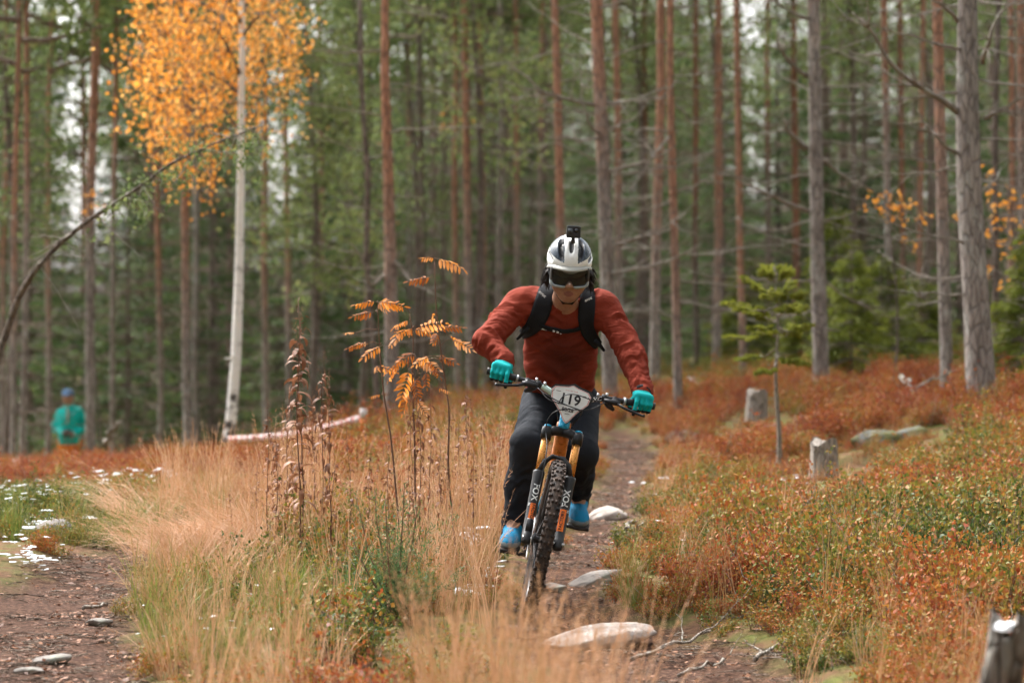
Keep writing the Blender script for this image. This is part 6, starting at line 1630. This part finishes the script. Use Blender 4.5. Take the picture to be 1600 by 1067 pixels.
# gloves: back of the hand, four wrapped fingers, thumb
for s in (-1, 1):
    g = lambda x, y, z: HP(s, x, y, z)
    fs = [s_box(g(-.002, .038, -.012), (.043, .017, .042), .016, np.stack(HAND[s][1:], 1)), s_cap(g(-.030, .034, .022), g(.032, .036, .024), .0155), s_cap(g(-.006, .040, -.03), WRI[s] + (ELB[s] - WRI[s]) * .10, .030, .031)]
    palm = s_union(fs, .02); fin = []
    for i, (x, l) in enumerate(((-.034, .86), (-.012, 1.0), (.011, 1.0))):
        fin.append(s_union([s_cap(g(x, .036, .026), g(x, .012 - .004 * l, .046 * l), .0112, .0105), s_cap(g(x, .012 - .004 * l, .046 * l), g(x + .001, -.022, .036 * l), .0105, .0095), s_cap(g(x + .001, -.022, .036), g(x + .001, -.030, .012), .0095, .0085)], .004))
    fin.append(s_union([s_cap(g(.033, .036, .026), g(.037, .012, .052), .0112, .0105), s_cap(g(.037, .012, .052), g(.041, -.022, .060), .0105, .0098), s_cap(g(.041, -.022, .060), g(.043, -.042, .058), .0098, .0088)], .004))
    th = s_union([s_cap(g(.030, .022, -.020), g(.052, -.006, -.012), .0145, .0125), s_cap(g(.052, -.006, -.012), g(.050, -.026, .008), .0125, .0105)], .006)
    f = s_union([palm] + fin + [th], .006)
    G = HAND[s][0]
    o, _, _ = sdf_obj('glove', f, G - .14, G + .15, .0028, [M['glove'], M['glove_dark']], rider, 1, origin=RO,
                      matfn=lambda c, s=s: (((c - HAND[s][0]) @ HAND[s][2]) < -.020) | ((((c - HAND[s][0]) @ HAND[s][3]) < -.005) & (((c - HAND[s][0]) @ HAND[s][2]) < .012)))
# shoes
for s in (-1, 1):
    b, t_, u, sd = FT_[s]; F_ = lambda a, c, h: b + t_ * a + sd * c + u * h; Rf = np.stack((sd, t_, u), 1)
    up = s_union([s_ell(F_(.035, 0, .030), (.047, .062, .034), Rf), s_ell(F_(-.04, 0, .038), (.044, .08, .044), Rf), s_ell(F_(-.145, 0, .040), (.036, .050, .048), Rf), s_cap(F_(-.12, 0, .06), ANK[s] + u * .02, .043, .045)], .04)
    base_h = s_half(F_(0, 0, .012), -u)
    c0 = F_(-.05, 0, .05); lo = c0 - .19; hi = c0 + .19
    sh, _, _ = sdf_obj('shoe', s_and(up, base_h), lo, hi, .005, [M['shoe'], M['shoe_grey']], rider, 1, origin=RO, matfn=lambda c, F0=b, t_=t_, u=u: ((c - F0) @ t_ > .030) & ((c - F0) @ u < .040))
    so = s_and(s_union([s_ell(F_(.035, 0, .004), (.053, .070, .016), Rf), s_box(F_(-.06, 0, .004), (.040, .11, .015), .012, Rf), s_ell(F_(-.15, 0, .004), (.041, .055, .016), Rf)], .02), s_half(F_(0, 0, .018), u))
    sdf_obj('sole', so, lo, hi, .005, [M['sole']], sh, 1, origin=RO)
    for k in range(5):                                             # laces
        a = -.065 + k * .022; q = [F_(a, -.022, .072 - .25 * (a + .065)), F_(a + .004, 0, .081 - .25 * (a + .065)), F_(a, .022, .072 - .25 * (a + .065))]
        MB().tube(np.array(q) - RO, .003, 5).obj('lace', [M['glove_dark']], sh)

# helmet
hel = empty('helmet', parent=rider)
oc = H(0, .018, .060); outer = s_ell(oc, (.106, .138, .110), HR); inner = s_ell(oc, (.086, .118, .090), HR)
rimp = s_half(H(0, 0, .028), HR @ np.array((0, .28, -1)))
vents = [s_cap(H(s * .043, -.105, .095), H(s * .050, .03, .185), .0115, .016) for s in (-1, 1)] + [s_cap(H(s * .088, -.055, .075), H(s * .108, .03, .09), .011, .013) for s in (-1, 1)] + [s_cap(H(s * .062, -.10, .058), H(s * .080, -.083, .062), .008) for s in (-1, 1)] + [s_box(H(0, -.085, .145), (.011, .05, .019), .006, HR @ rotx(.5))]
def hel_mat(c):
    q = (c - HC) @ HR; x, y, z = np.abs(q[:, 0]), q[:, 1], q[:, 2]; inn = np.sqrt((q[:, 0] / .106) ** 2 + ((y - .018) / .138) ** 2 + ((z - .060) / .110) ** 2) < .955
    return np.where(inn, 2, np.where((x > .031) & (z > .084 + .012 * (x - .05) / .04) & (y < .10) & (x < .096), 1, 0))
sdf_obj('shell', s_sub(s_and(outer, rimp), vents + [inner], .005), HC - .22, HC + .24, .0042, [M['white_shell'], M['navy_shell'], M['black']], hel, 1, origin=RO, matfn=hel_mat)
sdf_obj('liner', s_sub(s_and(s_ell(oc, (.089, .121, .093), HR), rimp), [s_ell(oc, (.080, .110, .083), HR)], .005), HC - .22, HC + .24, .007, [M['black']], hel, 1, origin=RO)
vv, vq = [], []; na, nr = 25, 5
for i in range(na):
    a = math.radians(-78 + 156 * i / (na - 1))
    for j in range(nr):
        f = j / (nr - 1); r = 1.0 + f * .30 * math.cos(a) ** .6
        vv.append(H(math.sin(a) * .104 * (1 + .05 * f), .018 - math.cos(a) * .134 * r, 0.066 - .012 * (a / 1.36) ** 2 + .004 * f - .016 * f * f - .022 * (abs(a) / 1.36) ** 3) - RO)
vv = np.array(vv); i = (np.arange(na - 1)[:, None] * nr + np.arange(nr - 1)[None]).ravel()
vis = MB().add(vv, np.stack((i, i + 1, i + nr + 1, i + nr), -1)).obj('visor', [M['visor']], hel, True); m_ = vis.modifiers.new('thick', 'SOLIDIFY'); m_.thickness = .004
# action camera on its mount
acam = empty('action_camera', parent=hel)
MT = H(.004, -.055, .160)
MB().tube([MT - RO, MT + np.array((.002, -.004, .012)) - RO, MT + np.array((.003, -.006, .026)) - RO], [.012, .009, .008], 10).obj('mount', [M['black']], acam, True)
CC = MT + np.array((.004, -.010, .050)); CRt = roty(math.radians(4))
cb, _, _ = sdf_obj('camera_body', s_sub(s_box(CC, (.033, .019, .027), .005, CRt), [s_cap(CC + np.array((.013, -.03, .006)), CC + np.array((.013, -.017, .006)), .0125)], .001), CC - .05, CC + .05, .0022, [M['black']], acam, 0, origin=RO)
MB().tube([CC + np.array((.013, -.012, .006)) - RO, CC + np.array((.013, -.0185, .006)) - RO], [.011, .010], 16).obj('camera_lens', [plain('dark_glass', (.01, .012, .02), .08, .7)], acam, True)
MB().box(CC + np.array((-.016, -.0198, .004)) - RO, (.022, .0016, .026), CRt).obj('camera_screen', [plain('grey_screen', (.05, .06, .07), .2, .5)], acam)
MB().box(CC + np.array((.0, -.002, .0278)) - RO, (.054, .030, .002), CRt).obj('camera_top', [plain('blue_grey_top', (.10, .14, .17), .4, .5)], acam)
# goggles
gog = empty('goggles', parent=rider)
def bent(f, k=4.2):
    def g(X, Y, Z):
        x, y, z = X - HC[0], Y - HC[1], Z - HC[2]; x, y, z = _rot(HR, x, y, z); return f(x, y - k * x * x, z)
    return g
fr = s_sub(s_box((0, -.100, .003), (.092, .024, .050), .018), [s_box((0, -.098, .007), (.080, .06, .038), .016), s_ell((0, -.10, -.045), (.022, .06, .024))], .004)
sdf_obj('frame', bent(fr), HC - .17, HC + .15, .0035, [M['black'], M['frame_grey']], gog, 1, origin=RO, matfn=lambda c: (((c - HC) @ HR)[:, 2] < -.014))
sdf_obj('lens', bent(s_sub(s_box((0, -.116, .005), (.083, .0022, .041), .002), [s_ell((0, -.112, -.045), (.020, .04, .022))], .002)), HC - .17, HC + .15, .0030, [M['lens']], gog, 1, origin=RO)
for s in (-1, 1):
    q = [H(s * .086, -.066, .006), H(s * .094, -.02, .012), H(s * .096, .05, .015), H(s * .08, .11, .02)]
    st = MB(); 
    for dz in (-.014, -.005, .005, .014): st.tube(np.array([p + HR @ np.array((0, 0, dz)) for p in q]) - RO, .005, 6)
    st.obj('strap', [M['strap']], gog)
MB().box(H(0, -.121, -.020) - RO, (.008, .003, .010), HR).obj('nose_badge', [M['silver']], gog)
# chin strap, hair
MB().tube(np.array([H(-.082, -.01, .02), H(-.074, -.03, -.04), H(-.050, -.055, -.095), H(-.02, -.07, -.132), H(.02, -.07, -.132), H(.050, -.055, -.095), H(.074, -.03, -.04), H(.082, -.01, .02)]) - RO, .0055, 6).obj('chin_strap', [M['strap']], hel, True)
hr = MB()
for s in (-1, 1):
    for k in range(70):
        a = H(s * rnd(.070, .088), rnd(.0, .10), rnd(-.03, .03)); L = rnd(.04, .085)
        q = [a, a + np.array((s * rnd(.01, .035), rnd(-.01, .04), -L * .45)), a + np.array((s * rnd(.005, .05), rnd(-.01, .06), -L))]
        hr.tube(np.array(q) - RO, [.006, .005, .001], 5)
tag(hr.obj('hair', [M['hair']], rider, True), kind='stuff')

# backpack: pack on the back, straps laid on the jersey
pack = empty('backpack', parent=rider)
BK = CHE + TR @ np.array((0, .205, -.05))
sdf_obj('pack_body', s_union([s_box(BK, (.125, .075, .20), .06, TR), s_box(BK + TR @ np.array((0, -.02, .16)), (.10, .05, .06), .045, TR)], .04), BK - .34, BK + .36, .013, [M['strap']], pack, 1, origin=RO)
from mathutils.bvhtree import BVHTree
BVH = BVHTree.FromPolygons([tuple(v) for v in JV], [tuple(q) for q in JQ])
CAMP = Vector((0, 0, CAM_H))
def hit(px, py, off=.006):
    dv = (Vector(P(px, py, 13.0)) - CAMP).normalized(); l, n, i, d_ = BVH.ray_cast(CAMP, dv)
    if l is None: return None, None
    if n.dot(dv) > 0: n = -n
    return np.array(l) + np.array(n) * off, np.array(n)
def ribbon(name, cl, w, parent, mat, nu=26, nv=7, th=.010, off=.006):
    """strap whose centre line and width are followed over the jersey"""
    c = np.array(cl, float); s = np.linspace(0, 1, nu); k = np.linspace(0, 1, len(c)); cx, cy, ww = (np.interp(s, k, c[:, 0]), np.interp(s, k, c[:, 1]), np.interp(s, k, np.array(w, float)))
    tx, ty = np.gradient(cx), np.gradient(cy); l = np.hypot(tx, ty); nx_, ny_ = -ty / l, tx / l; V = []; last = None
    for i in range(nu):
        for j in range(nv):
            u = (j / (nv - 1) - .5) * ww[i]; p, n = hit(cx[i] + nx_[i] * u, cy[i] + ny_[i] * u, off)
            if p is None or (last is not None and abs(p[1] - last[1]) > .12): p = P(cx[i] + nx_[i] * u, cy[i] + ny_[i] * u, last[1] if last is not None else 13.45)
            V.append(p); last = p
    V = np.array(V).reshape(nu, nv, 3)
    for _ in range(4): V[1:-1] = (V[:-2] + 2 * V[1:-1] + V[2:]) / 4; V[:, 1:-1] = (V[:, :-2] + 2 * V[:, 1:-1] + V[:, 2:]) / 4
    i = (np.arange(nu - 1)[:, None] * nv + np.arange(nv - 1)[None]).ravel()
    o = MB().add(V.reshape(-1, 3) - RO, np.stack((i, i + nv, i + nv + 1, i + 1), -1)).obj(name, mat, parent, True); m_ = o.modifiers.new('thick', 'SOLIDIFY'); m_.thickness = th; m_.offset = 0
    return o, V
ribbon('shoulder_strap', [(858, 446), (853, 462), (847, 482), (840, 500), (829, 514), (816, 522)], [22, 27, 30, 29, 24, 16], pack, [M['strap']])
ribbon('shoulder_strap', [(917, 448), (918, 466), (916, 486), (915, 506), (921, 524), (934, 540)], [20, 25, 26, 25, 22, 16], pack, [M['strap']])
ribbon('chest_strap', [(842, 507), (862, 513), (880, 517), (898, 515), (914, 508)], [5, 5, 5, 5, 5], pack, [M['strap']], th=.006, off=.008)
for q in ([(826, 512), (818, 520), (808, 530)], [(930, 532), (938, 540), (944, 548)]):
    MB().tube(np.array([P(x, y, 13.40 + .02 * k) for k, (x, y) in enumerate(q)]) - RO, [.010, .009, .007], 6).obj('strap_tail', [M['strap']], pack)
def stxt(body, px, py, rot, sz, parent, mat=None, off=.018, bvoff=0):
    p, n = hit(px, py, off)
    if p is None: return
    n = nrm(n * .6 + np.array((0, -1, 0)) * .6); ex = nrm(np.cross(np.array((0, 0, 1.)), n) * -1) ; ex = ex if ex[0] > 0 else -ex; ez = np.cross(n, ex); ez = ez if ez[2] > 0 else -ez
    V, F = text_geo(body, sz, 0.0006); c, s_ = math.cos(rot), math.sin(rot)
    raw_obj('lettering', np.array([p + ex * (v[0] * c - v[1] * s_) + ez * (v[0] * s_ + v[1] * c) + n * v[2] for v in V]) - RO, F, mat or M['white_print'], parent)
stxt('evoc', 848, 463, math.radians(-42), .022, pack); stxt('evoc', 915, 466, math.radians(25), .020, pack)
stxt('leatt', 851, 511, math.radians(-15), .016, jersey, off=.012); stxt('= = -', 871, 517, math.radians(-17), .022, jersey, off=.014)
BVH = BVHTree.FromPolygons([tuple(v) for v in PV], [tuple(q) for q in PQ])
stxt('FOX', 806, 630, math.radians(-95), .028, pants, M['blue_print'], off=.006)
# ================================================================== spectator among the left trunks
SD = 45.0; b = P(108, 0, SD); SB = np.array((b[0], SD, gz(b[0], SD))); SH = P(0, 606, SD)[2] - SB[2]; q_ = SH / 1.76
spec = empty('person', SB); tag(spec, 'spectator in teal jacket, orange trousers and blue cap standing among the left trunks', 'person')
def SP(x, y, z): return np.array((x, y, z)) * q_
M['teal_jacket'] = cloth('teal_jacket', (.01, .42, .38)); M['orange_cloth'] = cloth('orange_trousers', (.62, .17, .02)); M['blue_cap'] = cloth('blue_cap', (.06, .14, .26))
hd = SP(-.01, -.04, 1.605)
bodyf = [s_ell(SP(0, 0, .95), (.15, .11, .12)), s_ell(SP(.01, 0, 1.22), (.16, .11, .22)), s_cap(SP(-.12, 0, 1.38), SP(.13, 0, 1.40), .055), s_cap(SP(0, 0, 1.42), SP(0, -.02, 1.53), .055), s_ell(hd, (.092, .11, .125)), s_cap(hd + SP(0, -.09, .0), hd + SP(0, -.105, -.025), .010, .014)]
EL = {-1: SP(-.235, .03, 1.13), 1: SP(.30, .05, 1.14)}; WR_ = {-1: SP(-.06, -.20, 1.03), 1: SP(.10, -.20, 1.03)}; SHs = {-1: SP(-.13, 0, 1.37), 1: SP(.155, 0, 1.39)}
for s in (-1, 1):
    bodyf += [s_cap(SHs[s], EL[s], .045, .036), s_cap(EL[s], WR_[s], .034, .026), s_ell(WR_[s] + SP(-s * .02, -.03, 0), (.035, .04, .04)), s_cap(SP(s * .09, 0, .9), SP(s * .10, -.02, .48), .07, .05), s_cap(SP(s * .10, -.02, .48), SP(s * .11, .02, .07), .05, .035), s_cap(SP(s * .11, .02, .04), SP(s * .13, -.14, .035), .04, .035)]
    for k in range(4): bodyf.append(s_cap(WR_[s] + SP(-s * .01 - s * .012, -.05, .035 - .02 * k), WR_[s] + SP(-s * .055, -.075, .03 - .02 * k), .010, .009))
    bodyf.append(s_cap(WR_[s] + SP(-s * .01, -.02, .035), WR_[s] + SP(-s * .05, -.035, .055), .012, .010))
sdf_obj('body', s_union(bodyf, .03), (-.4, -.4, -.02), (.42, .25, 1.85), .016, [M['skin']], spec, 1)
jk = [s_box(SP(.005, 0, 1.10), (.165, .13, .27), .09), s_ell(SP(.01, 0, 1.25), (.165, .13, .2)), s_cap(SP(-.11, 0, 1.37), SP(.13, 0, 1.39), .072), s_cap(SP(0, 0, 1.42), SP(0, 0, 1.49), .085, .075)]
for s in (-1, 1): jk += [s_cap(SHs[s], EL[s], .064, .056), s_cap(EL[s], WR_[s], .056, .042)]
sdf_obj('jacket', s_and(s_union(jk, .04), s_half(SP(0, 0, .86), (0, 0, -1))), (-.45, -.4, .7), (.5, .3, 1.7), .014, [M['teal_jacket']], spec, 1, disp=lambda V: .012 * (np.abs(np.sin(V[:, 2] * 52)) - .5) + .006 * vnoise(V[:, 0] * 14, V[:, 2] * 18, 1, 3))
tr_ = []
for s in (-1, 1): tr_ += [s_cap(SP(s * .08, 0, .92), SP(s * .10, -.02, .48), .105, .08), s_cap(SP(s * .10, -.02, .48), SP(s * .11, .02, .10), .08, .065)]
sdf_obj('trousers', s_union(tr_, .03), (-.3, -.3, 0), (.3, .3, 1.1), .016, [M['orange_cloth']], spec, 1)
for s in (-1, 1): sdf_obj('boot', s_union([s_cap(SP(s * .11, .03, .05), SP(s * .13, -.15, .045), .052, .045), s_cap(SP(s * .11, .02, .05), SP(s * .11, .02, .16), .055)], .03), (-.3, -.3, -.05), (.3, .2, .3), .014, [M['sole']], spec, 1)
cp = sdf_obj('cap', s_union([s_and(s_ell(hd + SP(0, .005, .035), (.102, .122, .11)), s_half(hd + SP(0, 0, .035), (0, 0, -1))), s_ell(hd + SP(0, -.11, .045), (.065, .06, .010))], .01), hd - .22, hd + .2, .009, [M['blue_cap']], spec, 1)
MB().box(SP(0.0, -.158, 1.32), (.028, .012, .24)).obj('zip_flap', [plain('beige_zip', (.45, .38, .30), .7)], spec)
cm = empty('camera_body', SB + SP(.015, -.30, 1.05)); tag(cm, 'black camera held in both hands by the spectator in teal', 'camera'); cm.name = 'handheld_camera'
sdf_obj('camera_case', s_union([s_box((0, 0, 0), (.07, .035, .048), .012), s_box((0, 0, .05), (.025, .03, .02), .01)], .01), (-.1, -.08, -.08), (.1, .08, .1), .006, [M['black']], cm, 0)
MB().tube([(0, -.03, 0), (0, -.07, 0), (0, -.12, 0)], [.036, .038, .040], 16).obj('lens_barrel', [M['black']], cm, True)
